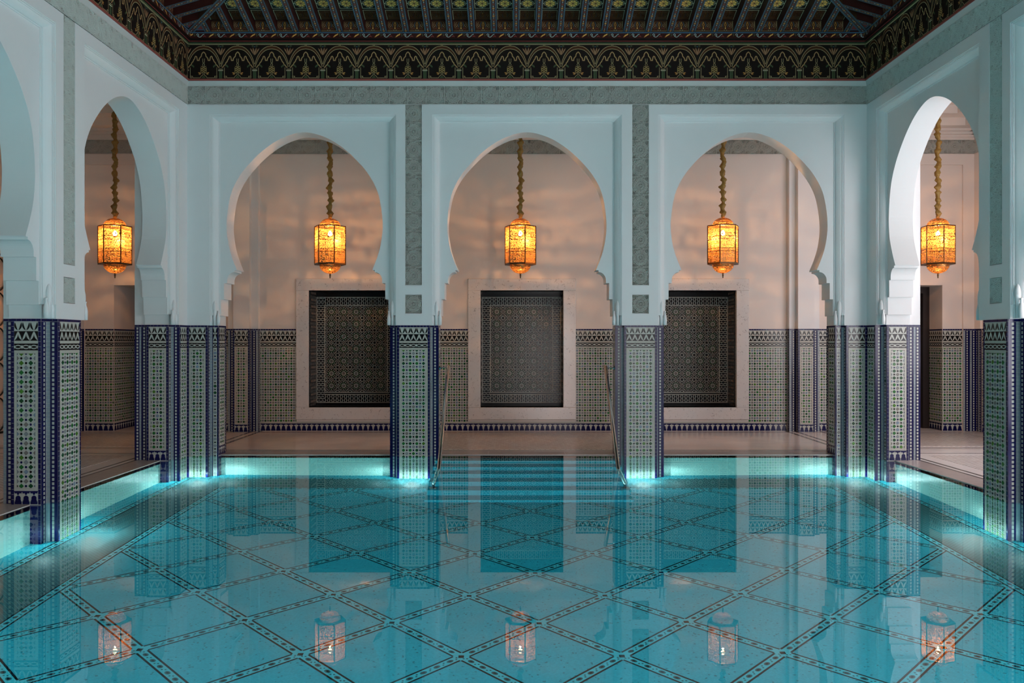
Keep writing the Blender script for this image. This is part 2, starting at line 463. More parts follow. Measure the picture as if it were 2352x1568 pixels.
def tile_face(z, u0, u1, vb, base=True, single=None, border=True, wall=False, uc=None, vt=TT, dark='tile_black'):
    """full dado scheme from its navy top course down to vb"""
    bricks(z, u0, u1, vt - .024, vt, 'tile_navy', .043, False)
    a, b = u0, u1
    if border:
        bricks(z, u0, u0 + .024, vb, vt - .024, 'tile_navy'); bricks(z, u1 - .024, u1, vb, vt - .024, 'tile_navy')
        a, b = u0 + .026, u1 - .026
    v = vt - .026
    tulip(z, a, b, v - .176, v, dark=dark); v -= .176
    z.rectp(a, b, v - .024, v, 'tile_cream', .004); v -= .026
    braid(z, a, b, v - .062, v, dark=dark); v -= .064
    bot = vb
    if base:
        crown(z, a, b, vb + .004, vb + .125); bot = vb + .127
    z.rectp(a, b, v - .026, v, 'tile_cream', .004)
    if not wall:
        z.rectp(a, a + .024, bot, v - .026, 'tile_cream', .004, False); z.rectp(b - .024, b, bot, v - .026, 'tile_cream', .004, False)
        a += .026; b -= .026
    if base: z.rectp(a, b, bot, bot + .024, 'tile_cream', .004, False); bot += .026
    field(z, a, b, bot, v - .028, single, uc=uc)

def notch_face(z, u0, u1, vb, flip=False, green=False):
    wd = u1 - u0
    f = (lambda a, b: (u1 - b * wd, u1 - a * wd)) if flip else (lambda a, b: (u0 + a * wd, u0 + b * wd))
    bricks(z, u0, u1, TT - .024, TT, 'tile_navy', .043, False)
    bricks(z, *f(0, .28), vb, TT - .026, 'tile_strip', .036)
    if green:
        z.rectp(*f(.28, .36), vb, TT - .026, 'tile_navy', .004)
        lo, hi = f(.36, .86); v = TT - .026
        tulip(z, lo, hi, v - .176, v); braid(z, lo, hi, v - .262, v - .2)
        z.rectp(lo, hi, v - .2, v - .176, 'tile_cream', .004); z.rectp(lo, hi, v - .29, v - .264, 'tile_cream', .004)
        field(z, lo, hi, vb, v - .29)
    else:
        lo, hi = f(.30, .86); checker(z, lo, hi, vb, TT - .026)
    z.rectp(*f(.86, 1), vb, TT - .026, 'tile_navy', .004)

# ------------------------------------------------------------------ structure: pool
X0, X1 = C - HW, C + HW
PX0, PX1 = X0 - COPE, X1 + COPE; PYB = YB + COPE; PYF = -0.6
D = 0.53                # half diagonal of the floor lozenges
fl = top('pool_floor', 'turquoise mosaic pool floor laid out in lozenges with patterned strips', 'pool floor', (0, 0, PD), 'structure')
mb = MB(); mb.box((PX0, PYF, -.30), (PX1, PYB, 0), 'pool_mosaic'); mb.build('floor_bed', fl)
class FloorFrame:
    def __call__(s, u, v, n=0.0): return Vector((u, v, n))
def floor_piece(name, polys, rect):
    z = Zel(FloorFrame()); z.rect = rect
    for p, m, h in polys: z.add(p, m, h, h > .003)
    if z.mb.f: return z.build(name, fl, kind=None)
WALK = 0.68
GR = (X0 + WALK + .038, X1 - WALK - .038, PYF, YB - WALK - .038)
ax0, ay0 = C, 6.27
hw = 0.041
for k in range(-9, 10):
    for mrow in range(-15, 10):
        cx, cy = ax0 + k * D, ay0 + mrow * D
        if (k + mrow) % 2 == 0: continue        # lozenge centres
        if cx < GR[0] - D or cx > GR[1] + D or cy < 2.6 or cy > GR[3] + D: continue
        r = D - hw * math.sqrt(2)
        floor_piece('lozenge_panel', [([(cx + r, cy), (cx, cy + r), (cx - r, cy), (cx, cy - r)], 'pool_mosaic', .004)], GR)
def strip_polys(x, y, ang, L, wide=hw):
    ca, sa = math.cos(ang), math.sin(ang)
    T = lambda pts: [(x + a * ca - b * sa, y + a * sa + b * ca) for a, b in pts]
    out = [(T([(0, -wide), (L, -wide), (L, wide), (0, wide)]), 'pool_light_strip', .0040)]
    for sg in (-1, 1):
        a, b = sg * wide * .70, sg * wide * 1.06
        out.append((T([(0, min(a, b)), (L, min(a, b)), (L, max(a, b)), (0, max(a, b))]), 'pool_dark', .0046))
    n = max(1, round(L / .112)); st = L / n
    for i in range(n):
        c0 = (i + .5) * st
        out.append((T(ngon(c0, 0, .026, 12, 0, wide * .42)), 'pool_dark_soft', .0047))
        out.append((T(ngon(c0, 0, .014, 10, 0, wide * .2)), 'pool_dark', .0050))
        for q in (-1, 1):
            out.append((T(ngon(c0 + st / 2 + q * .008, q * wide * .2, .009, 4, 0, wide * .2)), 'pool_dark_soft', .0048))
    return out
Ls = D * math.sqrt(2)
for k in range(-9, 10):
    for mrow in range(-15, 10):
        if (k + mrow) % 2: continue
        x, y = ax0 + k * D, ay0 + mrow * D
        if x < GR[0] - D or x > GR[1] + D or y < 2.6 or y > GR[3] + D: continue
        for ang in (PI / 4, 3 * PI / 4):
            o = hw * 1.02
            floor_piece('border_strip', strip_polys(x + o * math.cos(ang), y + o * math.sin(ang), ang, Ls - 2 * o), GR)
        q = hw * 1.02 * math.sqrt(2)
        floor_piece('crossing_tile', [([(x + q, y), (x, y + q), (x - q, y), (x, y - q)], 'pool_light_strip', .004),
                                      (ngon(x, y, .026, 4, PI / 4), 'pool_dark', .0048)], GR)
# dark walk round the lozenges and its two patterned strips
for (u0, u1, v0, v1) in ((X0, X0 + WALK, PYF, YB), (X1 - WALK, X1, PYF, YB), (X0 + WALK, X1 - WALK, YB - WALK, YB)):
    floor_piece('walk_band', [([(u0, v0), (u1, v0), (u1, v1), (u0, v1)], 'pool_walk', .0015)], None)
for off in (WALK, .04):
    for xx in (X0 + off, X1 - off):
        floor_piece('border_strip', strip_polys(xx, 2.0, PI / 2, YB - off - 2.0), None)
    floor_piece('border_strip', strip_polys(X0 + off, YB - off, 0, 2 * HW - 2 * off), None)
for nm, lab, a, b in (('pool_wall_back', 'pale turquoise mosaic side of the pool below the far edge', (PX0 - .3, PYB, PD - .3), (PX1 + .3, PYB + .3, -.001)),
                      ('pool_wall_left', 'pale turquoise mosaic side of the pool on the left', (PX0 - .3, PYF, PD - .3), (PX0, PYB, -.004)),
                      ('pool_wall_right', 'pale turquoise mosaic side of the pool on the right', (PX1, PYF, PD - .3), (PX1 + .3, PYB, -.004)),
                      ('pool_wall_front', 'mosaic side of the pool behind the viewer', (PX0 - .3, PYF - .3, PD - .3), (PX1 + .3, PYF, -.004))):
    mb = MB(); mb.box(a, b, 'pool_side'); tag(mb.build(nm), lab, 'pool wall', 'structure')
# steps in the middle bay
st = top('pool_steps', 'submerged mosaic steps leading down between the two handrails', 'steps', (C, PYB, 0), 'structure')
for k in range(1, 7):
    mb = MB(); y1 = -.27 * (k - 1) - (0 if k > 1 else 0); 
    mb.box((-1.19, -.27 * k, PD), (1.19, y1, -.25 * k), 'pool_mosaic')
    mb.build('step', st)
    mb = MB(); mb.box((-1.19, -.27 * k - .004, -.25 * k - .012), (1.19, -.27 * k + .014, -.25 * k + .004), 'pool_light_strip'); mb.build('nosing', st)
# water
mb = MB(); mb.poly([(PX0, PYF, 0), (PX1, PYF, 0), (PX1, PYB, 0), (PX0, PYB, 0)], 'water')
tag(mb.build('pool_water'), 'still clear water filling the turquoise pool', 'water', 'stuff')

# ------------------------------------------------------------------ underwater lamps
def uw(loc, power, col=(0.92, 1.0, 0.98), r=.06):  # assumed pool lamps at pier feet and walls, no fixtures built
    l = bpy.data.lights.new('underwater_lamp', 'POINT'); l.energy = power; l.color = col; l.shadow_soft_size = 0.0
    o = bpy.data.objects.new('underwater_lamp', l); COL.objects.link(o); o.location = loc
UWP = 32.0
for x in (C - 1.473, C + 1.473): uw((x, YB - .20, PD + .10), UWP)
for y in (YB - PS1_, YB - PS2_):
    uw((X0 + .20, y, PD + .10), UWP); uw((X1 - .20, y, PD + .10), UWP)
for sx, x in ((1, X0), (-1, X1)):
    uw((x + sx * .20, YB - .20, PD + .10), UWP)
    uw((x + sx * .55, YB - .02, -1.25), 4.5); uw((x + sx * 2.50, YB - .02, -1.25), 3.0)
    uw((x + sx * .02, YB - .55, -1.25), 4.5); uw((x + sx * .02, 8.75, -1.25), 3.0); uw((x + sx * .02, 7.80, -1.25), 4.5)
area('underwater_fill_front', (C, PYF + .1, -.75), (PI / 2, 0, 0), 7.0, .9, 280, (0.50, 0.95, 1.0))  # unseen area lamp added at the near end to light the pool floor
for sx, x in ((1, PX0 + .03), (-1, PX1 - .03)):
    area('underwater_fill_side', (x, 1.3, -.55), (0, -sx * PI / 2, 0), .7, 3.4, 105, (0.50, 0.95, 1.0))  # unseen lamps added on both sides to brighten the floor

# ------------------------------------------------------------------ structure: floors, outer walls, gallery
fd = top('floor', 'polished pale marble floor of the gallery with dark inlaid bands', 'floor', (0, 0, DECK), 'structure')
mb = MB()
for a, b in (((C - OW, PYB, -.25), (C + OW, YG, 0)), ((C - OW, -2.5, -.25), (PX0, PYB, 0)), ((PX1, -2.5, -.25), (C + OW, PYB, 0)), ((PX0, -2.5, -.25), (PX1, PYF, 0))):
    mb.box(a, b, 'deck')
mb.build('floor_slab', fd)
def deck_piece(name, x0, x1, y0, y1, m, h): 
    b = MB(); b.box((x0, y0, -.001), (x1, y1, h), m); return b.build(name, fd)
# coping stones
n = 9; L = (PX1 - PX0) / n
for i in range(n): deck_piece('coping_stone', PX0 + i * L + .002, PX0 + (i + 1) * L - .002, PYB, PYB + .30, 'coping', .0015)
for sx, x in ((-1, PX0), (1, PX1)):
    for i in range(8):
        y0 = PYB - (i + 1) * 1.15; a, b = sorted((x, x + sx * .30))
        deck_piece('coping_stone', a, b, y0 + .002, y0 + 1.148, 'coping', .0015)
# dark inlaid bands
for y, wd in ((PYB + .34, .035), (PYB + .44, .05), (YG - .27, .03)): deck_piece('inlay_band', PX0 - .3, PX1 + .3, y, y + wd, 'marble_band', .002)
for sx in (-1, 1):
    for d0, wd in ((HW - .06, .05), (HW + .08, .04), (HW + .50, .035), (HW + .60, .035)):
        a, b = sorted((C + sx * d0, C + sx * (d0 + wd))); deck_piece('inlay_band', a, b, PYB + .32 if d0 < HW + .2 else 3.0, YG - .02, 'marble_band', .0022)
    for y, wd in ((PYB + .12, .03), (PYB + .62, .03), (PYB + .74, .03), (YG - .35, .03)):
        a, b = sorted((C + sx * (HW + .62), C + sx * OW)); deck_piece('inlay_band', a, b, y, y + wd, 'marble_band', .0021)
    a, b = sorted((C + sx * (HW + .85), C + sx * (OW - .35))); deck_piece('mosaic_mat', a, b, PYB + .90, YG - .45, 'deck_weave', .0023)
    deck_piece('mosaic_mat', a, b, 4.0, PYB - .1, 'deck_weave', .0023)
deck_piece('mosaic_mat', C - 1.38, C + 1.38, PYB + .55, YG - .32, 'deck_weave', .0023)

NX = [C - 2.90, C - .03, C + 2.86]; NI = .69; NO = .90; NV0, NV1 = .40, 2.352; OV0, OV1 = .197, 2.548; ND = .55
DL = (C - 6.85, C - 5.75); DR = (C + 5.85, C + 7.0); DH = 2.44
wb = top('wall_back', 'gallery back wall of beige plaster above a tiled dado', 'wall', (0, 0, 0), 'structure')
def wall_cells(parent, holes, u0, u1, v0, v1, put):
    us = sorted({u0, u1} | {h[0] for h in holes} | {h[1] for h in holes}); vss = sorted({v0, v1} | {h[2] for h in holes} | {h[3] for h in holes})
    for i in range(len(us) - 1):
        for j in range(len(vss) - 1):
            cu, cv = (us[i] + us[i + 1]) / 2, (vss[j] + vss[j + 1]) / 2
            if any(h[0] < cu < h[1] and h[2] < cv < h[3] for h in holes): continue
            put(us[i], us[i + 1], vss[j], vss[j + 1])
mb = MB()
holes = [(x - NI, x + NI, NV0, NV1) for x in NX] + [(DL[0], DL[1], 0, DH), (DR[0], DR[1], 0, DH)]
wall_cells(wb, holes, C - OW - .3, C + OW + .3, -.2, 5.6, lambda a, b, c, d: mb.box((a, YG, c), (b, YG + .25, d), 'gallery_plaster'))
mb.build('plaster_wall', wb)
for nm, sx, lab in (('wall_left', -1, 'outer wall of the left gallery in warm plaster over tiles'), ('wall_right', 1, 'outer wall of the right gallery in bright plaster over tiles')):
    t = top(nm, lab, 'wall', (0, 0, 0), 'structure'); b = MB(); xx = C + sx * OW
    b.box((xx, -2.5, -.2), (xx + sx * .25, YG, 5.6), 'gallery_plaster'); b.build('plaster_wall', t)
    fr = Frame((xx, YG, 0), (0, -1, 0), (-sx, 0, 0)); z = Zel(fr, .001)
    tile_face(z, .22, 2.2, DECK, wall=True, border=False) if sx > 0 else tile_face(z, .22, 1.6, DECK, wall=True, border=False)
    z.build('zellige_dado', t)
    z = Zel(Frame((xx, YG, 0), (0, -1, 0), (-sx, 0, 0)), .0012); notch_face(z, 0, .1, DECK); notch_face(z, .1, .2, DECK); z.build('zellige_edge', t)
gc = top('ceiling_gallery', 'plain stepped plaster ceiling over the gallery', 'ceiling', (0, 0, 0), 'structure')
mb = MB()
GZ = 5.03
def gal_ceiling(x0, x1, y0, y1):
    mb.box((x0, y0, GZ + .26), (x1, y1, GZ + .5), 'gallery_plaster')
    for d, h in ((.34, .0), (.60, .13)):
        h0 = .130 if h == 0 else .27; d0 = 0 if h == 0 else 0
        for a, b in (((x0, y0), (x1, y0 + d)), ((x0, y1 - d), (x1, y1)), ((x0, y0 + d), (x0 + d, y1 - d)), ((x1 - d, y0 + d), (x1, y1 - d))):
            mb.box((a[0], a[1], GZ + h), (b[0], b[1], GZ + (.27 if h else .135)), 'gallery_plaster')
gal_ceiling(X0, X1, YB + .4, YG); gal_ceiling(C - OW, X0 - .4, YB + .1, YG); gal_ceiling(X1 + .4, C + OW, YB + .1, YG)
mb.box((C - OW, -2.5, GZ + .1), (X0 - .42, YB + .095, GZ + .4), 'gallery_plaster'); mb.box((X1 + .42, -2.5, GZ + .1), (C + OW, YB + .095, GZ + .4), 'gallery_plaster')
mb.box((X0 - .45, YB + .42, GZ - .004), (X0 + .05, YG, GZ + .4), 'gallery_plaster'); mb.box((X1 - .05, YB + .42, GZ - .004), (X1 + .45, YG, GZ + .4), 'gallery_plaster')
mb.build('stepped_soffit', gc)
# cornice mouldings along the back wall
for (z0, z1, d) in ((4.865, 4.905, .03), (4.905, 4.945, .055), (4.945, 4.99, .10), (4.99, 5.03, .15)):
    b = MB(); b.box((C - OW, YG - d, z0), (C + OW, YG, z1), 'gallery_plaster'); b.build('cornice_moulding', wb)
# dado of the back wall
fb = Frame((0, YG, 0), (1, 0, 0), (0, -1, 0))
RES = .20               # projection of the wall responds
cells = []
spans = [(X0 + .01, NX[0] - NO), (NX[0] + NO, NX[1] - NO), (NX[1] + NO, NX[2] - NO), (NX[2] + NO, X1 - .01), (C - OW, DL[0] - .004), (DR[1] + .004, C + OW - .22), (DL[1], X0 - .48), (X1 + .48, DR[0])]
for i, (a, b_) in enumerate(spans):
    z = Zel(fb, .001); tile_face(z, a, b_, DECK, wall=True, border=False); z.build('zellige_dado', wb)
for x in NX:
    z = Zel(fb, .001); crown(z, x - NO, x + NO, DECK + .004, DECK + .125); z.rectp(x - NO, x + NO, DECK + .127, DECK + .155, 'tile_cream'); z.build('zellige_skirting', wb)
# wall responds in line with the side arcades
for sx in (-1, 1):
    xi = C + sx * HW
    mb = MB()
    lo, hi = sorted((xi, xi + sx * .50)); mb.box((lo, YG - .10, 0), (hi, YG, GZ), 'plaster')
    lo, hi = sorted((xi + sx * .115, xi + sx * .385)); mb.box((lo, YG - RES, 0), (hi, YG, GZ), 'plaster')
    mb.build('respond', wb)
    z = Zel(Frame((lo, YG - RES, 0), (1, 0, 0), (0, -1, 0)), .001); tile_face(z, 0, hi - lo, DECK); z.build('zellige_face', wb)
    for q in (0, .385):
        a, b_ = sorted((xi + sx * q, xi + sx * (q + .115))); z = Zel(Frame((a, YG - .10, 0), (1, 0, 0), (0, -1, 0)), .001)
        notch_face(z, 0, b_ - a, DECK, flip=(sx > 0) == (q > 0)); z.build('zellige_face', wb)
    z = Zel(Frame((xi, YG, 0), (0, -1, 0), (-sx, 0, 0)), .001); notch_face(z, 0, .1, DECK); z.build('zellige_face', wb)
    z = Zel(Frame((xi + sx * .115, YG - .1, 0), (0, -1, 0), (-sx, 0, 0)), .001); notch_face(z, 0, .1, DECK); z.build('zellige_face', wb)
    # raised frame on the corner panels
    b = MB(); lo, hi = sorted((C + sx * (HW + .5), C + sx * OW)); b.box((lo, YG - .035, 4.45), (hi, YG, 4.63), 'gallery_plaster')
    a2, b2 = sorted((C + sx * (OW - .22), C + sx * OW)); b.box((a2, YG - .035, 0), (b2, YG, 4.45), 'gallery_plaster'); b.build('raised_panel_frame', wb)
    z = Zel(Frame((a2, YG - .036, 0), (1, 0, 0), (0, -1, 0)), .001); notch_face(z, 0, .11, DECK); notch_face(z, .11, .22, DECK); z.build('zellige_face', wb)

# ------------------------------------------------------------------ carved stucco module
def carved_mesh():
    import numpy as np
    n = 96
    g = np.linspace(-1, 1, n + 1); X, Y = np.meshgrid(g, g)
    H = np.zeros_like(X); Rr = np.hypot(X, Y)
    def rib(d, wd, h=1.0, mask=None):
        nonlocal H
        t = np.clip(1.25 - np.abs(d) / wd, 0, 1) ** .5 * h
        if mask is not None: t = t * mask
        H = np.maximum(H, t)
    for k in range(8):
        a = k * PI / 4 + PI / 8
        d = X * math.cos(a) + Y * math.sin(a); e = -X * math.sin(a) + Y * math.cos(a)
        for q0, r0, r1 in ((.26, 0, .50), (.40, .2, .72), (.55, .3, .9), (.70, .5, 1.2)): rib(d - q0, .034, 1, (Rr < r1) & (Rr > r0))
        rib(e, .03, .9, (Rr < .24) & (d > 0)); rib(np.abs(e) - .20, .032, .95, (Rr > .5) & (d > .35)); rib(np.abs(e) - .09, .028, .9, (Rr > .62) & (d > .5))
    rib(Rr - .09, .035); rib(Rr - .34, .03, .9); rib(Rr - .62, .03, .95); rib(Rr - .80, .03, .9)
    for cx in (-1, 1):
        for cy in (-1, 1):
            q = np.hypot(X - cx, Y - cy)
            for r in (.08, .20, .31, .42): rib(q - r, .034)
        for q in (np.hypot(X - cx, Y), np.hypot(X, Y - cx)):
            for r in (.08, .18, .28): rib(q - r, .032, .95)
    rib(np.abs(X) - .985, .03); rib(np.abs(Y) - .985, .03)
    mb = MB(); j = mb.mi('stucco')
    for a in range(n + 1):
        for b in range(n + 1): mb.v.append((g[b] * .5, g[a] * .5, float(H[a, b]) * .030))
    for a in range(n):
        for b in range(n):
            k = a * (n + 1) + b; mb.f.append((k, k + 1, k + n + 2, k + n + 1)); mb.m.append(j)
    return mb.mesh('carved_tile', smooth=False)
CARVED = carved_mesh()
def carved(parent, fr, u0, u1, v0, v1, n, pitch, along='u'):
    if along == 'u':
        k = max(1, round((u1 - u0) / pitch)); st = (u1 - u0) / k
        cells = [(u0 + (i + .5) * st, (v0 + v1) / 2, st, v1 - v0) for i in range(k)]
    else:
        k = max(1, round((v1 - v0) / pitch)); st = (v1 - v0) / k
        cells = [((u0 + u1) / 2, v0 + (i + .5) * st, u1 - u0, st) for i in range(k)]
    for u, v, su, sv in cells:
        o = link('carved_tile', CARVED, parent); o.matrix_local = fr.mat4(u, v, n, su, sv, 1)
carved(wb, Frame((0, YG - .004, 0), (1, 0, 0), (0, -1, 0)), X0 + .0, X1 - .0, 4.625, 4.865, 0, .24)
for sx in (-1, 1):
    a, b = sorted((C + sx * (HW + .5), C + sx * OW)); carved(wb, Frame((0, YG - .004, 0), (1, 0, 0), (0, -1, 0)), a, b, 4.635, 4.865, 0, .24)

for sx, nm in ((-1, 'wall_left'), (1, 'wall_right')):
    t = bpy.data.objects[nm]; fw = Frame((C + sx * OW, YG, 0), (0, -1, 0), (-sx, 0, 0))
    carved(t, fw, .02, 3.6, 4.635, 4.865, .004, .24)
    for (z0, z1, d) in ((4.865, 4.905, .03), (4.905, 4.945, .055), (4.945, 4.99, .10), (4.99, 5.03, .15)):
        b = MB(); fw.box(b, 0, 3.6, z0, z1, 0, d, 'gallery_plaster'); b.build('cornice_moulding', t)
    b = MB(); fw.box(b, 0, .22, TT, 4.63, 0, .035, 'gallery_plaster'); fw.box(b, .22, 3.6, 4.45, 4.63, 0, .035, 'gallery_plaster'); b.build('raised_panel_frame', t)
# ------------------------------------------------------------------ arcades
PROF = [(1.166, TT), (1.166, 1.836), (1.12, 1.836), (1.12, 2.053), (1.077, 2.053), (1.077, 2.264), (1.035, 2.264), (1.035, 2.30)]
for i in range(1, 9):
    t = i / 8 * PI / 2; PROF.append((1.035 - .097 * (1 - math.cos(t)), 2.30 + .108 * math.sin(t)))
PROF += [(.938, 2.432), (.928, 2.436), (.915, 2.430)]
KEY = [(.905, 2.44), (.96, 2.59), (1.003, 2.773), (1.027, 3.05), (.975, 3.41), (.855, 3.666), (.672, 3.885), (.49, 4.045), (.308, 4.156), (.125, 4.222), (.0, 4.238)]
def crom(P, k=6):
    out = []
    for i in range(len(P) - 1):
        p0 = P[max(0, i - 1)]; p1 = P[i]; p2 = P[i + 1]; p3 = P[min(len(P) - 1, i + 2)]
        for j in range(k):
            t = j / k
            out.append(tuple(.5 * (2 * p1[a] + (p2[a] - p0[a]) * t + (2 * p0[a] - 5 * p1[a] + 4 * p2[a] - p3[a]) * t * t + (3 * p1[a] - p0[a] - 3 * p2[a] + p3[a]) * t ** 3) for a in (0, 1)))
    return out + [P[-1]]
ARCH = crom(KEY)
FT = 4.574; FR1 = 4.812; CT = 4.873
MP = [(0, -.10), (0, -.088), (.012, -.088), (.012, -.074), (.022, -.060), (.036, -.046), (.050, -.035), (.062, -.028), (.074, -.025), (.074, -.016), (.088, -.016), (.088, -.006), (.098, -.006), (.102, 0)]

def finial(parent, fr, u, n):
    mb = MB()
    mb.lathe([(.018, 0), (.020, .13), (.027, .17), (.031, .21), (.030, .25), (.022, .29), (.010, .318), (.001, .326)], 'plaster', (0, 0, 0), 12)
    for sg in (-1, 1):
        mb.lathe([(.023, 0), (.025, .085), (.021, .115), (.012, .145), (.010, .165), (.015, .18), (.010, .186)], 'plaster', (sg * .048, .004, 0), 12)
    o = mb.build('finial', parent, smooth=True); p = fr(u, TT + .004, n); o.location = p
    o.rotation_euler = (0, 0, math.atan2(fr.u.y, fr.u.x))

def arcade(name, label, fr, bays, piers, corners, s_end):
    t = top(name, label, 'arcade', (0, 0, 0), 'structure')
    # spandrels with the horseshoe openings
    edges = []
    for bc, sc, sa in bays:
        half = [(a * sc, v) for a, v in PROF] + [(a * (sc + (sa - sc) * min(1, (v - 2.44) / .35)), v) for a, v in ARCH]
        loop = [(bc - a, v) for a, v in half] + [(bc + a, v) for a, v in half[::-1][1:]]
        nb = [p for p in piers if p > bc]; pb = [p for p in piers if p < bc]
        lo = max(pb) if pb else -.40
        hi = min(nb) if nb else s_end
        hi = min(hi, s_end) + (.40 if (not nb and corners == 2) else 0)
        loop = loop + [(hi, TT), (hi, FT), (lo, FT), (lo, TT)]
        mb = MB(); mb.prism([fr(u, v, -.10) for u, v in loop], [fr(u, v, -.40) for u, v in loop], 'plaster')
        mb.build('spandrel', t)
        # moulding round the bay
        hi_ = 1.130 * sc; vt = 4.361
        rings = []
        for (cu, cv, du, dv) in ((-hi_, 1.84, -1, 0), (-hi_, vt, -1, 1), (hi_, vt, 1, 1), (hi_, 1.84, 1, 0)):
            rings.append([fr(bc + cu + du * d, cv + dv * d * .83, n) for d, n in MP])
        mb = MB(); mb.loft(rings, 'plaster', closed=False); mb.build('moulding', t)
        edges.append((bc - hi_ - .10, bc + hi_ + .10))
        for sg in (-1, 1): finial(t, fr, bc + sg * (hi_ + .052), -.045)
    lo_all = -.10 if corners else 0
    end = s_end + (.10 if corners == 2 else 0)
    def flat(u0, u1, v0, v1, n0=-.10, n1=0.0):
        mb = MB(); fr.box(mb, u0, u1, v0, v1, n0, n1, 'plaster'); mb.build('pilaster_face', t)
    cuts = [0] + [q for p in piers for q in (p - .108, p + .108)] + [s_end]
    for i in range(0, len(cuts), 2):
        mb = MB(); fr.box(mb, cuts[i], cuts[i + 1], 4.444, FT, -.10, 0, 'plaster'); mb.build('top_band', t)
    for p in piers:
        lo = max([e[1] for e in edges if e[1] < p] or [p - .245]); hi = min([e[0] for e in edges if e[0] > p] or [p + .245])
        if abs(hi - p) > .4: hi = p + .245
        sw = .108
        flat(lo, p - sw, TT, 4.444); flat(p + sw, hi, TT, 4.444)
        flat(p - sw, p + sw, TT, 1.862); flat(p - sw, p + sw, 2.108, 2.229)
        flat(p - sw, p + sw, 1.862, FT, -.10, -.034)
        carved(t, fr, p - sw, p + sw, 1.866, 2.104, -.033, .24)
        carved(t, fr, p - sw, p + sw, 2.233, FT, -.033, .232, 'v')
        # white block above the pier
        mb = MB(); fr.box(mb, p - .213, p + .213, TT, 1.84, -.38, -.001, 'plaster'); fr.box(mb, p - .308, p + .308, TT, 1.84, -.37, -.104, 'plaster'); fr.box(mb, p - .272, p + .272, TT, FT + .3, -.47, -.372, 'plaster'); mb.build('impost', t)
    for cu, sg in ([(0, 1)] if corners else []) + ([(s_end, -1)] if corners == 2 else []):
        e = (edges[0][0] if sg > 0 else s_end - edges[-1][1])
        a, b = sorted((cu, cu + sg * e)); flat(a, b, TT, 4.444)
        a, b = sorted((cu - sg * .05, cu + sg * .325)); flat(a, b, TT, FT + .3, -.54, -.372)
    # carved frieze and plain cornice
    mb = MB(); fr.box(mb, -.4, s_end + (.4 if corners == 2 else 0), FT, 5.75, -.40, -.020, 'plaster'); mb.build('upper_wall', t)
    carved(t, fr, 0, s_end, FT + .002, FR1, -.0195, .238)
    mb = MB(); mb.loft([[fr(u, v, n) for v, n in ((FR1, -.02), (FR1, .004), (CT, .026), (CT + .002, -.02))] for u in (0, s_end)], 'cornice_plain'); mb.build('plain_cornice', t)
    return t

FB = Frame((X0, YB, 0), (1, 0, 0), (0, -1, 0))
FL = Frame((X0, YB, 0), (0, -1, 0), (1, 0, 0))
FRR = Frame((X1, YB, 0), (0, -1, 0), (-1, 0, 0))
P1, P2, B1, B2, B3 = HW - 1.473, HW + 1.473, 1.50, HW, 2 * HW - 1.50
arcade('wall_arcade_back', 'white plaster arcade of three horseshoe arches across the far side of the pool', FB, [(B1, .98, .995), (B2, 1.0, 1.015), (B3, .98, 1.0)], [P1, P2], 2, 2 * HW)
SE = 6.25; PS1, PS2 = P1 + .07, P2 + .14
for nm, fr, sd in (('wall_arcade_left', FL, 'left'), ('wall_arcade_right', FRR, 'right')):
    arcade(nm, 'white plaster arcade of horseshoe arches along the %s side of the pool' % sd, fr, [(B1, .985, 1.045), (B2 + .07, 1.0, 1.03)], [PS1, PS2], 1, SE)

# ------------------------------------------------------------------ piers
def pier(fr, s, label, single=False, deep=PD):
    bk = .47
    t = top('pier', label, 'pier', fr(s, DECK, -.2), group='tiled piers round the pool')
    off = Vector(t.location); f2 = Frame(fr(s, 0, 0) - off, fr.u, fr.n)
    mb = MB(); a, b = .21, .315
    plan = [(-a, 0), (a, 0), (a, -.10), (b, -.10), (b, -.37), (a + .06, -.37), (a + .06, -bk), (-a - .06, -bk), (-a - .06, -.37), (-b, -.37), (-b, -.10), (-a, -.10)]
    mb.prism([f2(u, deep, n) for u, n in plan], [f2(u, TT - .002, n) for u, n in plan], 'mortar'); mb.build('core', t)
    def face(z, tiles):
        o = z.build('zellige_face', t)
        for m, M in tiles or []: link('tile', diamond_mesh(m), o).matrix_local = M
    new = (lambda: []) if single else (lambda: None)
    q = new(); z = Zel(f2, .0005); tile_face(z, -a, a, deep, base=False, single=q); face(z, q)
    for sg in (-1, 1):
        fj = Frame(f2(sg * b, 0, 0), -fr.n, fr.u * sg); z = Zel(fj, .0005)
        q = new(); tile_face(z, .10, .37, DECK, base=True, single=q)
        bricks(z, .10, .20, deep, DECK - .004, 'tile_navy', .05); face(z, q)
        fn = Frame(f2(sg * (a + .06), 0, -.37), -fr.n, fr.u * sg); z = Zel(fn, .0005); notch_face(z, 0, bk - .37, DECK, flip=True); z.build('zellige_edge', t)
        fn = Frame(f2(sg * (a + b) / 2, 0, -.10), fr.u * sg, fr.n); z = Zel(fn, .0005); notch_face(z, -.0525, .0525, deep); z.build('zellige_edge', t)
        fn = Frame(f2(sg * a, 0, 0), -fr.n, fr.u * sg); z = Zel(fn, .0005); notch_face(z, 0, .10, deep, flip=True); z.build('zellige_edge', t)
    return t
pier(FB, P1, 'zellige-tiled pier standing in the water beside the left handrail')
pier(FB, P2, 'zellige-tiled pier standing in the water beside the right handrail')
pier(FL, PS1, 'nearest zellige-tiled pier at the left edge of the pool', True)
pier(FRR, PS1, 'nearest zellige-tiled pier at the right edge of the pool', True)
for f_, nm in ((FL, 'wall_arcade_left'), (FRR, 'wall_arcade_right')):     # the next pier on each side carries the arcade on
    t = pier(f_, PS2, ''); t.name = 'end_pier'; t.parent = bpy.data.objects[nm]
    for k in ('label', 'category', 'group'): del t[k]

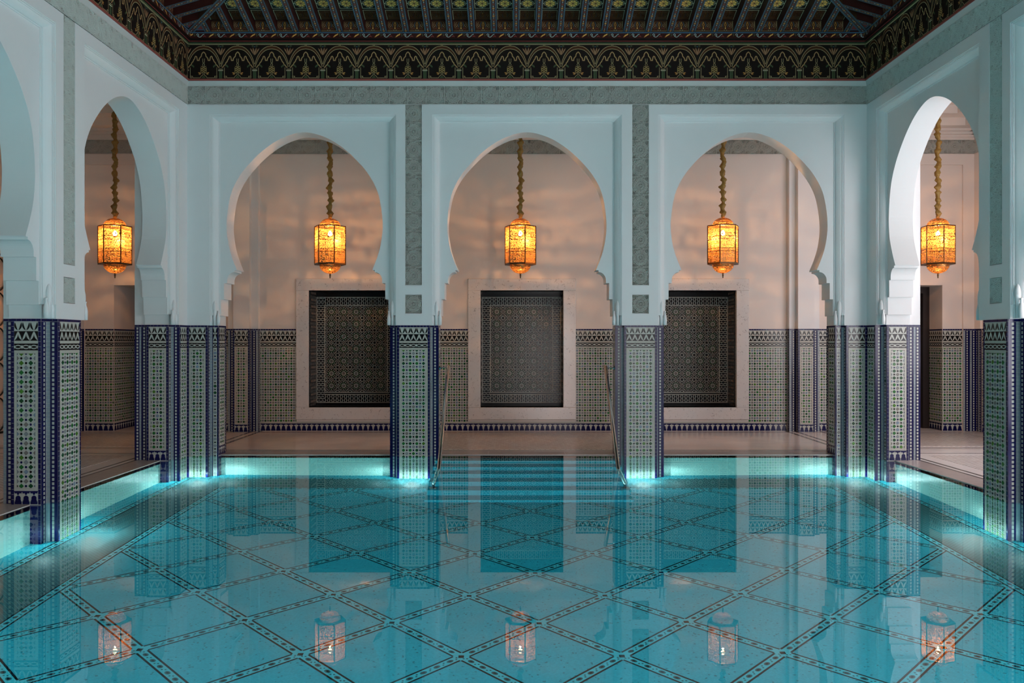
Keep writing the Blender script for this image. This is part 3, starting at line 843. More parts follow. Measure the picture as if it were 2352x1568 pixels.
def corner_pier(sx, label):
    x = C + sx * HW
    t = top('corner_pier', label, 'pier', (x, YB, DECK), group='tiled piers round the pool')
    off = Vector(t.location)
    fb_ = Frame(Vector((x, YB, 0)) - off, (-sx, 0, 0), (0, -1, 0)); fs = Frame(Vector((x, YB, 0)) - off, (0, -1, 0), (-sx, 0, 0))
    a, b = .265, .37
    mb = MB()
    def bx(f, u0, u1, n0, n1): mb.box(f(u0, PD, n0), f(u1, TT - .002, n1), 'mortar')
    bx(fb_, -.37, a, -.37, 0); bx(fb_, a, b, -.37, -.10); bx(fs, a, b, -.37, -.10); bx(fs, 0, a, -.37, 0); bx(fb_, -.37, a + .06, -.54, -.37); bx(fs, -.54, a + .06, -.54, -.37)
    mb.build('core', t)
    for f in (fb_, fs):
        z = Zel(f, .0005); tile_face(z, 0, a, PD, base=False); z.build('zellige_face', t)
        fj = Frame(f(b, 0, 0), -f.n, f.u); z = Zel(fj, .0005); tile_face(z, .10, .37, DECK, base=True); bricks(z, .10, .20, PD, DECK - .004, 'tile_navy', .05); z.build('zellige_face', t)
        z = Zel(Frame(f(a, 0, -.10), f.u, f.n), .0005); notch_face(z, 0, b - a, PD, green=True); z.build('zellige_edge', t)
        z = Zel(Frame(f(a, 0, 0), -f.n, f.u), .0005); notch_face(z, 0, .10, PD, flip=True); z.build('zellige_edge', t)
        z = Zel(Frame(f(a + .06, 0, -.37), -f.n, f.u), .0005); notch_face(z, 0, .085, DECK); notch_face(z, .085, .17, DECK); z.build('zellige_edge', t)
    return t
corner_pier(-1, 'L-shaped zellige-tiled pier in the far left corner of the pool')
corner_pier(1, 'L-shaped zellige-tiled pier in the far right corner of the pool')

# ------------------------------------------------------------------ painted wood frieze
U = .000721
def painted_arch_mesh():
    z = Zel(Frame((0, 0, 0), (1, 0, 0), (0, -1, 0)))
    Y = lambda y: (800 - y) * U
    def rb(pts, w, m, h=.002, mirror=True):
        for sg in ((-1, 1) if mirror else (1,)):
            z.ribbon([(sg * x * U, Y(y)) for x, y in pts], w * U, m, h)
    outer = crom([(0, 212), (100, 232), (190, 300), (260, 410), (302, 540)], 4)
    inner = crom([(0, 266), (95, 285), (175, 345), (240, 440), (298, 585)], 4)
    for sg in (-1, 1):
        for i in range(len(outer) - 1):
            q = [outer[i], outer[i + 1], inner[i + 1], inner[i]]
            z.add([(sg * x * U, Y(y)) for x, y in q], 'wood_brown', .001, False)
    rb(outer, 9, 'paint_gold_line'); rb(inner, 9, 'paint_gold_line')
    sc = [(285, 600), (262, 590), (245, 562), (222, 548), (212, 515), (190, 495), (178, 462), (160, 440), (156, 412), (140, 398), (124, 412), (118, 440), (112, 474), (82, 474), (76, 440), (58, 415), (42, 400), (38, 368), (22, 340), (0, 322)]
    rb(sc, 17, 'paint_copper', .0016); rb([(x, y - 5) for x, y in sc], 6, 'paint_gold', .0022)
    rb([(16, 440), (16, 500), (5, 520), (18, 545), (14, 575), (4, 590)], 8, 'paint_gold_line')
    for q in (-1, 0, 1):
        for sg in (-1, 1):
            pts = [(sg * -46, 640 + q * 34 - 30), (sg * 46, 640 + q * 34 + 30)]
            pts = [(max(-48, min(48, x)), y) for x, y in pts]
            z.ribbon([(x * U, Y(y)) for x, y in pts], 7 * U, 'paint_gold', .0020 + .0003 * (sg > 0))
    for sg in (-1, 1):
        for y in (612, 645, 678): rb([(44, y - 14), (54, y), (44, y + 14)], 7, 'paint_gold', .0026)
    rb([(12, 690), (12, 735), (40, 750), (62, 785), (195, 785), (200, 755), (240, 755), (240, 785), (212, 785), (212, 770)], 8, 'paint_gold_line')
    rb([(238, 600), (238, 755)], 8, 'paint_gold_line')
    z.add([(x * U, Y(y)) for x, y in ((-42, 790), (-20, 758), (0, 752), (20, 758), (42, 790))], 'paint_green', .0018, False)
    for sg in (-1, 1):
        for (x, y) in ((60, 705), (80, 695), (70, 720)): z.add([(sg * (x + a) * U, Y(y + b)) for a, b in ((-22, 0), (0, -9), (24, -2), (0, 9))], 'paint_orange' if y != 705 else 'paint_copper', .0017, False)
        for (x, y, a) in ((195, 570, 0), (215, 560, 1), (180, 585, 2)): z.add([(sg * x * U + p[0] * U, Y(y) + p[1] * U) for p in ngon(0, 0, 13, 5, a, 20)], 'paint_green', .0017, False)
        z.rectp(sg * 307 * U - (28 if sg > 0 else -6) * U * 1, sg * 307 * U + (0 if sg > 0 else 28) * U, Y(800), Y(660), 'paint_green', .0018, False)
        z.rectp(sg * 307 * U - (45 if sg > 0 else 0) * U, sg * 307 * U + (0 if sg > 0 else 45) * U, Y(660), Y(648), 'paint_cream', .002, False)
        z.rectp(sg * 307 * U - (40 if sg > 0 else 0) * U, sg * 307 * U + (0 if sg > 0 else 40) * U, Y(636), Y(624), 'paint_gold_line', .002, False)
        for k in range(3):      # foliage in the spandrels
            z.add(leaf((sg * 306 * U, Y(380)), (sg * (306 - 85 + k * 28) * U, Y(250 - k * 6)), 0, 11 * U, 4), 'wood_brown' if k == 1 else 'paint_copper', .0015, False)
        z.add(ngon(sg * 270 * U, Y(215), 22 * U, 6, 0, 14 * U), 'paint_green', .0016, False)
        z.add(ngon(sg * 303 * U, Y(228), 8 * U, 6), 'paint_blue', .0018, False)
    z.add(ngon(0, Y(200), 18 * U, 10), 'paint_gold_line', .002, False); z.add(ngon(0, Y(200), 9 * U, 8), 'wood_black', .0026, False)
    return z.mb.mesh('painted_arch')
PARCH = painted_arch_mesh()
def scroll_mesh():
    z = Zel(Frame((0, 0, 0), (1, 0, 0), (0, -1, 0))); q = .001
    g = [(-32, -26), (-18, -6), (-4, 8), (14, 14), (30, 26), (38, 14), (24, 2), (8, -4), (-6, -16), (-20, -24)]
    z.add([(-.067 + x * q, y * q) for x, y in g], 'paint_orange', .002, False); z.add([(-.067 + x * q * .6 + .004, y * q * .6) for x, y in g], 'paint_yellow', .0026, False)
    z.ribbon([(.067 + x * q, y * q) for x, y in crom([(-55, 4), (-42, 18), (-26, 10), (-30, -6), (-42, -4), (-18, -22), (6, -14), (26, 8), (46, 16)], 3)], .009, 'paint_pale', .002)
    z.ribbon([(.0 + x * q, y * q) for x, y in ((-20, 20), (-6, 4), (-16, -12))], .010, 'paint_green', .0018)
    z.ribbon([(.105 + x * q, y * q) for x, y in ((-6, -18), (12, -6), (28, -20))], .010, 'paint_red', .0018)
    return z.mb.mesh('painted_scroll')
SCROLL = scroll_mesh()
def wood_trim(name, label, fr, L):
    t = top(name, label, 'frieze', (0, 0, 0), 'structure')
    def bar(nm, v0, v1, n0, n1, m):
        mb = MB(); fr.box(mb, 0, L, v0, v1, n0, n1, m); mb.build(nm, t)
    bar('red_fillet', CT, CT + .024, -.02, .036, 'red_board')
    bar('frieze_board', CT + .024, 5.352, -.02, .020, 'wood_black')
    k = round(L / .441); st_ = L / k
    for i in range(k):
        o = link('painted_arch', PARCH, t); o.matrix_local = Frame(fr(0, 0, 0), fr.u, fr.n).mat4((i + .5) * st_, CT + .030, .0202, st_ / (614 * U), 1, 1) @ Matrix.Rotation(-PI / 2, 4, 'X') @ Matrix.Identity(4) if False else fr.mat4((i + .5) * st_, CT + .030, .0202, st_ / (614 * U), 1, 1) @ XZ
    bar('green_fillet', 5.345, 5.366, .0, .034, 'paint_green'); bar('gold_line', 5.341, 5.346, .0, .036, 'paint_gold_line')
    bar('cavetto', 5.366, 5.415, .0, .045, 'wood_black')
    bar('red_bead', 5.376, 5.384, .0, .049, 'paint_red')
    bar('scroll_board', 5.415, 5.478, .0, .070, 'wood_maroon'); bar('blue_fillet', 5.474, 5.486, .0, .076, 'paint_blue')
    k = round(L / .267); s2 = L / k
    for i in range(k):
        o = link('painted_scroll', SCROLL, t); o.matrix_local = fr.mat4((i + .5) * s2, 5.445, .0702, 1, 1, 1) @ XZ
    return t
XZ = Matrix(((1, 0, 0, 0), (0, 0, 1, 0), (0, -1, 0, 0), (0, 0, 0, 1)))   # mesh (x, -depth, z) -> frame (u, v, n)
wood_trim('trim_back', 'black wooden frieze with painted gold arches above the far arcade', FB, 2 * HW)
wood_trim('trim_left', 'black wooden frieze with painted gold arches above the left arcade', FL, 8.82)
wood_trim('trim_right', 'black wooden frieze with painted gold arches above the right arcade', FRR, 8.82)

# ------------------------------------------------------------------ coffered ceiling
ce = top('ceiling', 'dark painted wooden ceiling with sloping rafters and flower coffers', 'ceiling', (0, 0, 0), 'structure')
SL = 0.29; RZ = 5.50; RD = .15; RUN = 1.9; NI0 = .05
TS = math.atan(SL)
def slope(fr, L, back):
    # boards
    bz = lambda t: RZ + RD + SL * t
    mb = MB()
    mb.poly([fr(NI0, bz(0), NI0), fr(L - NI0, bz(0), NI0), fr(L - RUN, bz(RUN), RUN), fr(RUN, bz(RUN), RUN)], 'wood_black')
    mb.poly([fr(0, RZ - .03, NI0), fr(L, RZ - .03, NI0), fr(L, bz(0) + .02, NI0), fr(0, bz(0) + .02, NI0)], 'wood_maroon')
    mb.build('sloping_boards', ce)
    k = round(L / .281); st_ = L / k
    for i in range(k + 1):
        s = i * st_; run = min(s, L - s, RUN) 
        if run > .12:
            mb = MB(); ln = (run - NI0) / math.cos(TS)
            mb.box((-.040, 0, 0), (.040, ln, RD), 'wood_maroon')
            mb.poly([(-.040, 0, -.0015), (-.040, ln, -.0015), (.040, ln, -.0015), (.040, 0, -.0015)], 'rafter_paint')
            o = mb.build('rafter', ce)
            d = (fr.n * math.cos(TS) + fr.z * math.sin(TS)); up = (fr.z * math.cos(TS) - fr.n * math.sin(TS))
            p = fr(s, RZ, NI0)
            o.matrix_local = Matrix(((fr.u.x, d.x, up.x, p.x), (fr.u.y, d.y, up.y, p.y), (fr.u.z, d.z, up.z, p.z), (0, 0, 0, 1)))
        if i == k: continue
        c = s + st_ / 2; lim = min(c, L - c)
        cw = st_ / 2 - .046
        if lim > .2:
            o = link('painted_riser', RISER, ce); o.matrix_local = fr.mat4(c, RZ + .005, NI0 + .001) @ XZ
        d = (fr.n * math.cos(TS) + fr.z * math.sin(TS)); dn = -(fr.z * math.cos(TS) - fr.n * math.sin(TS))
        for row, t0 in enumerate((.02, .235, .45, .665, .88)):
            if t0 + .16 > lim: break
            p = fr(c, bz(t0) - .004, NI0 + t0)
            o = link('coffer_panel' if row == 0 else 'flower_coffer', PANEL if row == 0 else FLOWER, ce)
            o.matrix_local = Matrix(((fr.u.x, d.x, dn.x, p.x), (fr.u.y, d.y, dn.y, p.y), (fr.u.z, d.z, dn.z, p.z), (0, 0, 0, 1)))
def ornament(z, cy, sg):
    z.ribbon([(0, cy - sg * .05), (.012, cy - sg * .015), (0, cy + sg * .015), (-.012, cy - sg * .015), (0, cy - sg * .05)], .006, 'paint_orange', .002)
    z.add(ngon(0, cy + sg * .03, .008, 4, 0, .014), 'paint_yellow', .002, False)
    for q in (-1, 1):
        z.ribbon([(q * .060, cy - sg * .045), (q * .075, cy - sg * .01), (q * .055, cy + sg * .015), (q * .045, cy - sg * .01), (q * .058, cy - sg * .02)], .006, 'paint_copper', .002)
        z.ribbon([(q * .085, cy - sg * .05), (q * .088, cy), (q * .07, cy + sg * .03)], .005, 'paint_copper', .002)
        z.ribbon([(q * .02, cy - sg * .05), (q * .034, cy - sg * .02), (q * .03, cy + sg * .02)], .005, 'paint_blue', .002)
        z.ribbon([(q * .024, cy + sg * .04), (q * .045, cy + sg * .03), (q * .07, cy + sg * .045)], .005, 'paint_red', .002)
        z.add(ngon(q * .014, cy + sg * .055, .005, 4), 'paint_pale', .002, False)
z = Zel(Frame((0, 0, 0), (1, 0, 0), (0, -1, 0))); z.rectp(-.095, .095, 0, .135, 'wood_brown', .001, False); ornament(z, .07, -1)
for a, b, c_, d_ in ((-.097, .097, 0, .004), (.093, .097, 0, .135)): z.rectp(a, b, c_, d_, 'paint_gold_line', .003, False)
RISER = z.mb.mesh('painted_riser')
class Flat:
    def __call__(s, u, v, n=0.0): return Vector((u, v, n))
z = Zel(Flat()); z.rectp(-.098, .098, .0, .195, 'wood_brown', .002, True); ornament(z, .10, 1)
for a, b, c_, d_ in ((-.098, .098, .187, .195), (.092, .098, 0, .195), (-.098, -.092, 0, .195)): z.rectp(a, b, c_, d_, 'paint_cream', .004, False)
PANEL = z.mb.mesh('coffer_panel')
z = Zel(Flat()); z.rectp(-.098, .098, .0, .195, 'wood_black', .002, True)
for a, b, c_, d_ in ((-.098, .098, .0, .008), (-.098, .098, .187, .195), (.090, .098, 0, .195), (-.098, -.090, 0, .195)): z.rectp(a, b, c_, d_, 'paint_cream', .004, False)
cy = .0975
def lobes(r, dr, n=64, k=8): return [((r + dr * abs(math.sin(k / 2 * a))) * math.cos(a), cy + (r + dr * abs(math.sin(k / 2 * a))) * math.sin(a)) for a in (2 * PI * i / n for i in range(n))]
z.add(lobes(.066, .013), 'paint_cream', .004, False); z.add(lobes(.060, .012), 'wood_black', .0046, False)
for i in range(8):
    a = i * PI / 4 + PI / 8
    pts = [(.010, -.12), (.030, -.30), (.046, -.36), (.058, -.28), (.063, 0), (.058, .28), (.046, .36), (.030, .30), (.010, .12)]
    z.add([(r * math.cos(a + b), cy + r * math.sin(a + b)) for r, b in pts], 'paint_yellow', .0054, False)
z.add(ngon(0, cy, .009, 8), 'paint_red', .006, False)
for q in (-1, 1):
    z.add(ngon(0, cy + q * .084, .010, 8), 'paint_cream', .005, False); z.add(ngon(q * .084, cy, .010, 8), 'paint_cream', .005, False)
FLOWER = z.mb.mesh('flower_coffer')
slope(FB, 2 * HW, True); slope(FL, 11.8, False)
FR2 = FRR
slope(FR2, 11.8, False)
for sx in (-1, 1):      # hip rafters
    x = C + sx * HW
    d = Vector((-sx, -1, SL)); ln = d.length * (RUN - NI0); d.normalize()
    u = Vector((d.y, -d.x, 0)).normalized(); up = u.cross(d); up = up if up.z > 0 else -up
    p = Vector((x - sx * NI0, YB - NI0, RZ - .012))
    mb = MB(); mb.box((-.045, 0, 0), (.045, ln, RD), 'wood_brown')
    mb.poly([(-.045, 0, -.0015), (-.045, ln, -.0015), (.045, ln, -.0015), (.045, 0, -.0015)], 'rafter_paint')
    o = mb.build('hip_rafter', ce); o.matrix_local = Matrix(((u.x, d.x, up.x, p.x), (u.y, d.y, up.y, p.y), (u.z, d.z, up.z, p.z), (0, 0, 0, 1)))
    for f in (Frame((x, YB, 0), (-sx, 0, 0), (0, -1, 0)), Frame((x, YB, 0), (0, -1, 0), (-sx, 0, 0))):
        for m, g, h in (('paint_blue', 0, 0), ('paint_red', .018, -.002)):
            mb = MB(); P3 = lambda q, n: f(q, RZ + .012 + SL * (n - NI0) + h, n)
            mb.poly([P3(.12 + 1.5 * g, NI0 + .01 + g), P3(.262 - g, NI0 + .01 + g), P3(.262 - g, .205 - 1.5 * g)], m); mb.build('corner_panel', ce)
mb = MB(); zt = RZ + RD + SL * RUN
mb.box((X0 + RUN - .1, -.6, zt), (X1 - RUN + .1, YB - RUN + .1, zt + .1), 'wood_black'); mb.build('flat_boards', ce)

# ------------------------------------------------------------------ niches
MB_ROS = None
def rosette_panel(z, u0, u1, v0, v1, p):
    nu = round((u1 - u0) / p); nv = round((v1 - v0) / p)
    z.rectp(u0, u1, v0, v1, 'tile_black', .001, False)
    z.rect = (u0, u1, v0, v1)
    kite = lambda cx, cy, a, r0, r1, wd: [(cx + r0 * math.cos(a), cy + r0 * math.sin(a)), (cx + (r0 + r1) / 2 * math.cos(a - wd), cy + (r0 + r1) / 2 * math.sin(a - wd)), (cx + r1 * math.cos(a), cy + r1 * math.sin(a)), (cx + (r0 + r1) / 2 * math.cos(a + wd), cy + (r0 + r1) / 2 * math.sin(a + wd))]
    for i in range(-1, nu + 1):
        for j in range(-1, nv + 1):
            cx, cy = u0 + (i + .5) * (u1 - u0) / nu, v0 + (j + .5) * (v1 - v0) / nv
            z.add(ngon(cx, cy, .013, 8), 'tile_taupe', .003, False)
            for k in range(12):
                a = k * PI / 6
                z.add(kite(cx, cy, a, .016, .050, .19), 'tile_white', .003, False)
                z.add(kite(cx, cy, a + PI / 12, .044, .062, .10), 'tile_green', .003, False)
                z.add(kite(cx, cy, a, .054, .078, .13), 'tile_cream', .003, False)
            for dx, dy, gm in ((p / 2, p / 2, 0), (p / 2, 0, 1), (0, p / 2, 1)):
                x, y = cx + dx, cy + dy
                if gm: z.add(ngon(x, y, .014, 8), 'tile_taupe', .003, False)
                for k in range(8):
                    z.add(kite(x, y, k * PI / 4 + PI / 8 * (1 - gm), .018, .042 if gm else .050, .26), 'tile_cream' if gm else 'tile_white', .0032, False)
            for sx in (-1, 1):
                for sy in (-1, 1):
                    z.add(ngon(cx + sx * p * .30, cy + sy * p * .30, .012, 4, 0), 'tile_cream', .003, False)
                    z.add(ngon(cx + sx * p * .40, cy + sy * p * .22, .009, 5, sx), 'tile_white', .003, False)
                    z.add(ngon(cx + sx * p * .22, cy + sy * p * .40, .009, 5, sy), 'tile_white', .003, False)
    z.rect = None
def wiggle(z, u0, u1, v0, v1, vert):
    L = (v1 - v0) if vert else (u1 - u0); Wd = (u1 - u0) if vert else (v1 - v0); n = round(L / .075); st_ = L / n
    z.rectp(u0, u1, v0, v1, 'tile_black', .001, False)
    for i in range(n):
        for sg in (-1, 1):
            pts = []
            for q in range(9):
                t = q / 8; b = (i + .5 + sg * (.16 + .20 * abs(math.cos(2 * PI * t)))) * st_
                pts.append((u0 + t * Wd, v0 + b) if vert else (u0 + b, v0 + t * Wd))
            z.ribbon(pts, .0095, 'tile_white', .003)
def niche(i, x, label):
    t = top('tiled_niche', label, 'niche', (x, YG, OV0), group='marble framed niches in the gallery wall')
    f = Frame((0, 0, -OV0), (1, 0, 0), (0, -1, 0))
    def slab(u0, u1, v0, v1):
        mb = MB(); g = .006
        a = [f(u0, v0, -.002), f(u1, v0, -.002), f(u1, v1, -.002), f(u0, v1, -.002)]; b = [f(u0, v0, .030), f(u1, v0, .030), f(u1, v1, .030), f(u0, v1, .030)]
        c = [f(u0 + g, v0 + g, .036), f(u1 - g, v0 + g, .036), f(u1 - g, v1 - g, .036), f(u0 + g, v1 - g, .036)]
        mb.loft([a, b, c], 'marble'); mb.build('marble_slab', t)
    slab(-NO, NO, NV1, OV1); slab(-NO, NO, OV0, NV0); slab(-NO, -NI, NV0 + .0005, NV1 - .0005); slab(NI, NO, NV0 + .0005, NV1 - .0005)
    mb = MB()
    e = .03
    mb.box(f(-NI - e, NV0 - e, -ND - .05), f(NI + e, NV1 + e, -ND), 'tile_black')
    for a in ((-NI - e, -NI, NV0 - e, NV1 + e), (NI, NI + e, NV0 - e, NV1 + e), (-NI, NI, NV0 - e, NV0), (-NI, NI, NV1, NV1 + e)):
        mb.box(f(a[0], a[2], -ND), f(a[1], a[3], -.001), 'tile_black')
    rc = mb.build('recess', t)
    fb2 = Frame(f(0, 0, -ND), f.u, f.n); z = Zel(fb2, .001)
    p = .2137; hu = 2.5 * p; v0 = NV0 + .225; v1 = v0 + 7 * p
    rosette_panel(z, -hu, hu, v0, v1, p)
    for a in ((-hu - .014, -hu, v0 - .014, v1 + .014), (hu, hu + .014, v0 - .014, v1 + .014), (-hu, hu, v0 - .014, v0), (-hu, hu, v1, v1 + .014), (-hu - .014, hu + .014, v0 - .05, v0 - .036)):
        z.rectp(*a, 'tile_cream', .003, False)
    bo = .125
    wiggle(z, -hu - .014 - bo, -hu - .014, v0 - .05 - bo, v1 + .014 + bo, True); wiggle(z, hu + .014, hu + .014 + bo, v0 - .05 - bo, v1 + .014 + bo, True)
    wiggle(z, -hu - .014, hu + .014, v1 + .014, v1 + .014 + bo, False); wiggle(z, -hu - .014, hu + .014, v0 - .05 - bo, v0 - .05, False)
    a, b_, c_, d_ = -hu - .014 - bo, hu + .014 + bo, v0 - .05 - bo, v1 + .014 + bo
    for q in ((a - .012, a, c_ - .012, d_ + .012), (b_, b_ + .012, c_ - .012, d_ + .012), (a, b_, c_ - .012, c_), (a, b_, d_, d_ + .012)): z.rectp(*q, 'tile_cream', .003, False)
    z.build('rosette_zellige', rc)
    for sg in (-1, 1):
        z = Zel(Frame(f(sg * NI, 0, 0), (0, 1, 0), (-sg, 0, 0)), .001)
        z.rectp(.05, ND, NV0, NV1, 'tile_black', .0005, False)
        k = 34
        for j in range(k):
            v = NV0 + (j + .5) * (NV1 - NV0) / k
            for u in (.12, .2, .28, .36, .44): z.add(ngon(u + (.04 if j % 2 else 0), v, .026, 4), 'tile_tan' if j % 2 else 'tile_taupe', .003, False)
        for j in range(40): z.rectp(.015, .03, NV0 + j * .0488 + .004, NV0 + j * .0488 + .03, 'tile_strip', .003, False)
        z.build('reveal_zellige', rc)
niche(0, NX[0], 'tiled wall niche with marble frame, partly behind the pier beside the left handrail')
niche(1, NX[1], 'tiled wall niche with marble frame seen whole between the two handrails')
niche(2, NX[2], 'tiled wall niche with marble frame, partly behind the pier beside the right handrail')

# ------------------------------------------------------------------ doors and grille window
def door(name, label, x0, x1, depth, reveal_x, sx, leaf_m):
    t = top(name, label, 'door', ((x0 + x1) / 2, YG, DECK), 'structure')
    f = Frame(Vector((0, 0, 0)) - Vector(t.location), (1, 0, 0), (0, -1, 0))
    mb = MB()
    mb.box(f(x0 - .06, 0, -YG - .25), f(x0, DH, -YG - depth), 'gallery_plaster'); mb.box(f(x1, 0, -YG - .25), f(x1 + .06, DH, -YG - depth), 'gallery_plaster')
    mb.box(f(x0 - .06, DH, -YG - .25), f(x1 + .06, DH + .06, -YG - depth), 'gallery_plaster')
    mb.box(f(x0, -.03, -YG), f(x1, DECK, -YG - depth), 'deck'); mb.build('reveal', t)
    y = -YG - depth + .02
    for a, b, c, d in ((x0, x0 + .11, DECK, DH), (x1 - .11, x1, DECK, DH), (x0 + .11, x1 - .11, DH - .11, DH)):
        mb = MB(); mb.box(f(a, c, y - .08), f(b, d, y + .05), 'door_dark'); mb.build('door_frame', t)
    mb = MB(); mb.box(f(x0 + .11, DECK, y - .08), f(x1 - .11, DH - .11, y - .03), leaf_m); lf = mb.build('door_leaf', t)
    n = 2
    for k in range(2):
        for j in range(3):
            u0 = x0 + .11 + (x1 - x0 - .22) * (k + .12) / 2; u1 = x0 + .11 + (x1 - x0 - .22) * (k + .88) / 2
            v0 = .12 + j * .73; mb = MB(); mb.box(f(u0, v0, y - .04), f(u1, v0 + .60, y - .018), leaf_m); mb.build('raised_panel', lf)
    fr2 = Frame(f(reveal_x, 0, -YG), (0, 1, 0), (-sx, 0, 0)); z = Zel(fr2, .001); tile_face(z, .0, depth - .08, DECK, wall=True, border=False); z.build('zellige_dado', t)
# Frame n axis is -Y, so n = -(Y): helper f uses world Y directly through n = -Y
door('door_1', 'dark panelled door deep in the recess behind the far left lantern', DL[0], DL[1], .95, DL[0], -1, 'door_panel')
door('door_2', 'black framed door deep in the recess behind the far right lantern', DR[0], DR[1], .52, DR[1], 1, 'door_dark')

t = top('window_1', 'black wrought iron grille of scrolls in the left gallery wall', 'window', (C - OW, 11.8, .2), 'structure')
mb = MB(); mb.box((.004, -1.0, 0), (.02, .82, 2.56), 'pane_pink'); mb.build('pane', t)  # plain pinkish panel behind the iron bars
for y in (-1.0, -.55, -.1, .35, .80):
    mb = MB(); mb.box((.03, y - .016, 0), (.06, y + .016, 2.56), 'iron'); mb.build('grille_bar', t)
for zz in (0.0, 2.54):
    mb = MB(); mb.box((.03, -1.0, zz - .015), (.06, .82, zz + .015), 'iron'); mb.build('grille_rail', t)
for i in range(4):
    for j in range(5):
        yc = -.775 + i * .45; zc = .26 + j * .50
        mb = MB(); mb.tube([(.045, yc + .21 * math.cos(a), zc + .24 * math.sin(a)) for a in [PI * .15 + k * PI * 1.7 / 16 for k in range(17)]], .011, 'iron', 6); mb.build('scroll', t)

# ------------------------------------------------------------------ lanterns
def build_lantern():
    parts = []
    z0, z1 = 2.66, 3.20; Rb = .232
    hx = [(Rb * math.cos(PI / 3 * k), Rb * math.sin(PI / 3 * k)) for k in range(6)]
    def P(nm, mb, sm=False, sub=False): parts.append((nm, mb.mesh(nm, sm), sub))
    for k in range(6):
        (xa, ya), (xb, yb) = hx[k], hx[(k + 1) % 6]
        mb = MB(); nx, ny = (xa + xb), (ya + yb); l = math.hypot(nx, ny); nx, ny = nx / l * .003, ny / l * .003
        mb.poly([(xa, ya, z0), (xb, yb, z0), (xb, yb, z1), (xa, ya, z1)], 'pierced_brass'); P('pierced_panel', mb)
        for fz in (.30, .385, .63, .715):
            zz = z0 + (z1 - z0) * fz; mb = MB(); mb.tube([(xa, ya, zz), (xb, yb, zz)], .0035, 'rib_brass', 5); P('panel_bar', mb, False, True)
        mb = MB(); mb.tube([(xa, ya, z0), (xa, ya, z1)], .0085, 'rib_brass', 6); P('corner_post', mb)
    for zz, h in ((z0, -.022), (z1, .014)):
        mb = MB(); r1 = [(x * 1.03, y * 1.03, zz) for x, y in hx]; r2 = [(x * 1.03, y * 1.03, zz + h) for x, y in hx]; r3 = [(x * .68, y * .68, zz + h) for x, y in hx]; r4 = [(x * .68, y * .68, zz) for x, y in hx]
        mb.loft([r1, r2, r3, r4, r1], 'rim_brass', cap=False); P('rim', mb)
    mb = MB(); mb.loft([[(.158 * math.cos(a) * math.cos(b), .158 * math.cos(a) * math.sin(b), z1 + .01 + .125 * math.sin(a)) for b in (2 * PI * i / 24 for i in range(24))] for a in (PI / 2 * j / 8 for j in range(8))], 'pierced_brass', cap=False); P('dome', mb, True)
    mb = MB(); mb.loft([[(.158 * math.cos(a) * math.cos(b), .158 * math.cos(a) * math.sin(b), z0 - .02 - .13 * math.sin(a)) for b in (2 * PI * i / 24 for i in range(24))] for a in (PI / 2 * j / 8 for j in range(9))], 'pierced_brass', cap=False); P('bowl', mb, True)
    mb = MB(); mb.lathe([(.004, -.072), (.010, -.064), (.007, -.05), (.012, -.040), (.013, -.028), (.008, -.018), (.016, -.006), (.012, .006)], 'rim_brass', (0, 0, z0 - .148), 10); P('finial', mb, True)
    mb = MB(); mb.lathe([(.003, -.034), (.02, -.028), (.031, -.008), (.031, .008), (.02, .028), (.012, .045), (.003, .047)], 'bulb', (0, 0, 3.10), 14); P('bulb', mb, True)
    mb = MB(); mb.tube([(0, 0, 3.147), (0, 0, z1 + .13)], .009, 'rim_brass', 8); P('lamp_holder', mb)
    # gathered fabric sleeve over the chain
    rr = random.Random(3); rings = []; n = 18; zz = z1 + .125; ph = 0
    pts = []; zt = GZ + .27
    while zz < zt:
        pts.append(zz); zz += .011
    kn = 0
    for q, zc in enumerate(pts):
        tt = zc * 1.0
        knot = .5 + .5 * math.sin(zc * 2 * PI / .105 + 1.2 * math.sin(zc * 5.1)); knot2 = .5 + .5 * math.sin(zc * 2 * PI / .062 + 2)
        rad = .022 + .016 * knot + .006 * knot2
        if q < 5: rad = .016 + .003 * q
        ox = .008 * math.sin(zc * 23) + .006 * math.sin(zc * 41); oy = .007 * math.cos(zc * 19)
        ring = []
        for i in range(n):
            a = 2 * PI * i / n; tw = a + zc * 16
            q = noise.noise(Vector((1.3 * math.cos(tw), 1.3 * math.sin(tw), zc * 17))) * .55 + noise.noise(Vector((2.6 * math.cos(a), 2.6 * math.sin(a), zc * 46 + 9))) * .28
            ring.append((ox + rad * (1 + q) * math.cos(a), oy + rad * (1 + q) * math.sin(a), zc))
        rings.append(ring)
    mb = MB(); mb.loft(rings, 'fabric'); P('fabric_sleeve', mb, True)
    return parts
LPARTS = build_lantern()
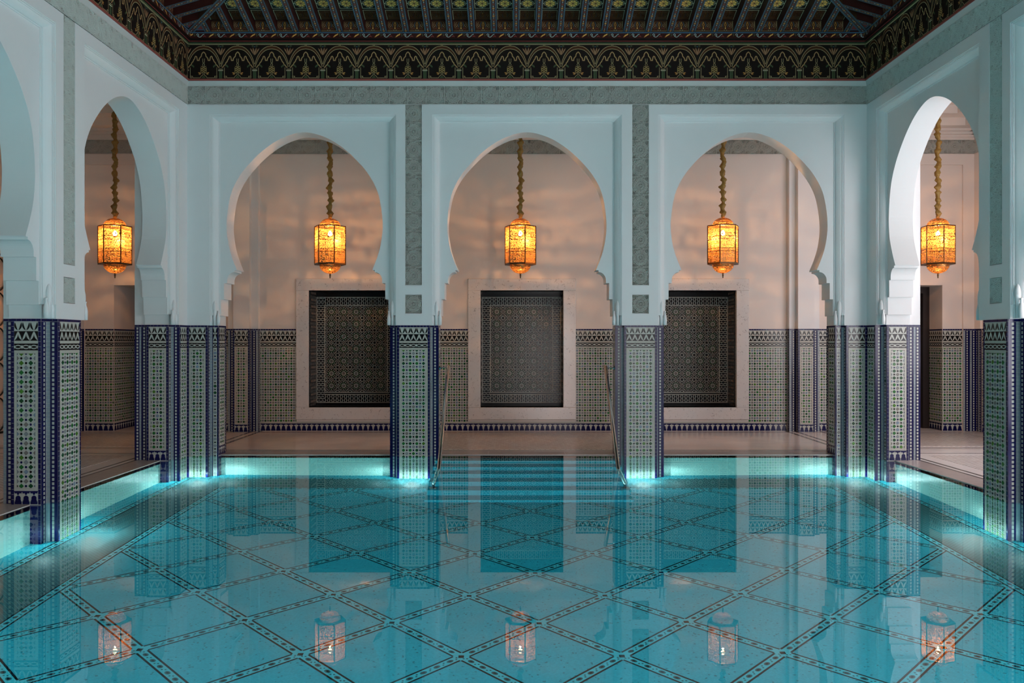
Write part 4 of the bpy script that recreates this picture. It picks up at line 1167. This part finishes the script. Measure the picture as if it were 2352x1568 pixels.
LDEF = [(C - 6.10, 14, 12.95, 'brass lantern hanging behind the far left side arch', 84), (C - 2.905, -3, 12.97, 'brass lantern hanging in the left arch of the far arcade', 84),
        (C - .07, -13, 12.97, 'brass lantern hanging in the middle arch above the whole niche', 84), (C + 2.93, 6, 12.90, 'brass lantern hanging in the right arch of the far arcade', 84),
        (C + 6.14, 24, 12.95, 'brass lantern hanging in the bright right side arch', 84)]
for x, a, y, lab, pw in LDEF:
    t = top('hanging_lantern', lab, 'lantern', (x, y, 0), group='pierced brass lanterns'); t.rotation_euler = (0, 0, math.radians(a))
    for nm, me, sub in LPARTS:
        if nm == 'pierced_panel': pan = link(nm, me, t)
        else: link(nm, me, pan if sub else t)
    l = bpy.data.lights.new('lantern_light', 'POINT'); l.energy = pw; l.color = (1.0, 0.46, 0.155); l.shadow_soft_size = .010
    o = bpy.data.objects.new('lantern_light', l); COL.objects.link(o); o.parent = t; o.location = (0, 0, 3.045)

# ------------------------------------------------------------------ handrails
def rail(sx, label):
    x = C + sx * 1.03
    t = top('handrail', label, 'handrail', (x, 9.75, -.75), group='steel handrails at the pool steps')
    L = lambda p: (p[0] - x, p[1] - 9.75, p[2] + .75)
    dx = sx * .03
    mb = MB(); mb.tube([L((x, YB + .15, 1.175)), L((x, YB + .12, 1.168)), L((x + dx, 10.30, 0.0)), L((x + dx * 1.5, 9.78, -.53)), L((x + dx * 1.5, 9.75, -.74))], .0235, 'steel', 16); mb.build('rail_tube', t, smooth=True)
    mb = MB(); mb.tube([L((x, YB + .13, 1.155)), L((C + sx * 1.149, YB + .15, 1.155))], .006, 'steel', 8); br = mb.build('bracket', t)
    mb = MB(); mb.tube([L((C + sx * 1.1515, YB + .15, 1.155)), L((C + sx * 1.134, YB + .15, 1.155))], .028, 'steel', 14); mb.build('wall_plate', br)
    mb = MB(); mb.lathe([(.05, 0), (.05, .008), (.03, .014)], 'steel', L((x + dx * 1.5, 9.75, -.75)), 16); mb.build('foot_flange', t)
rail(-1, 'steel handrail on the left of the submerged steps')
rail(1, 'steel handrail on the right of the submerged steps')
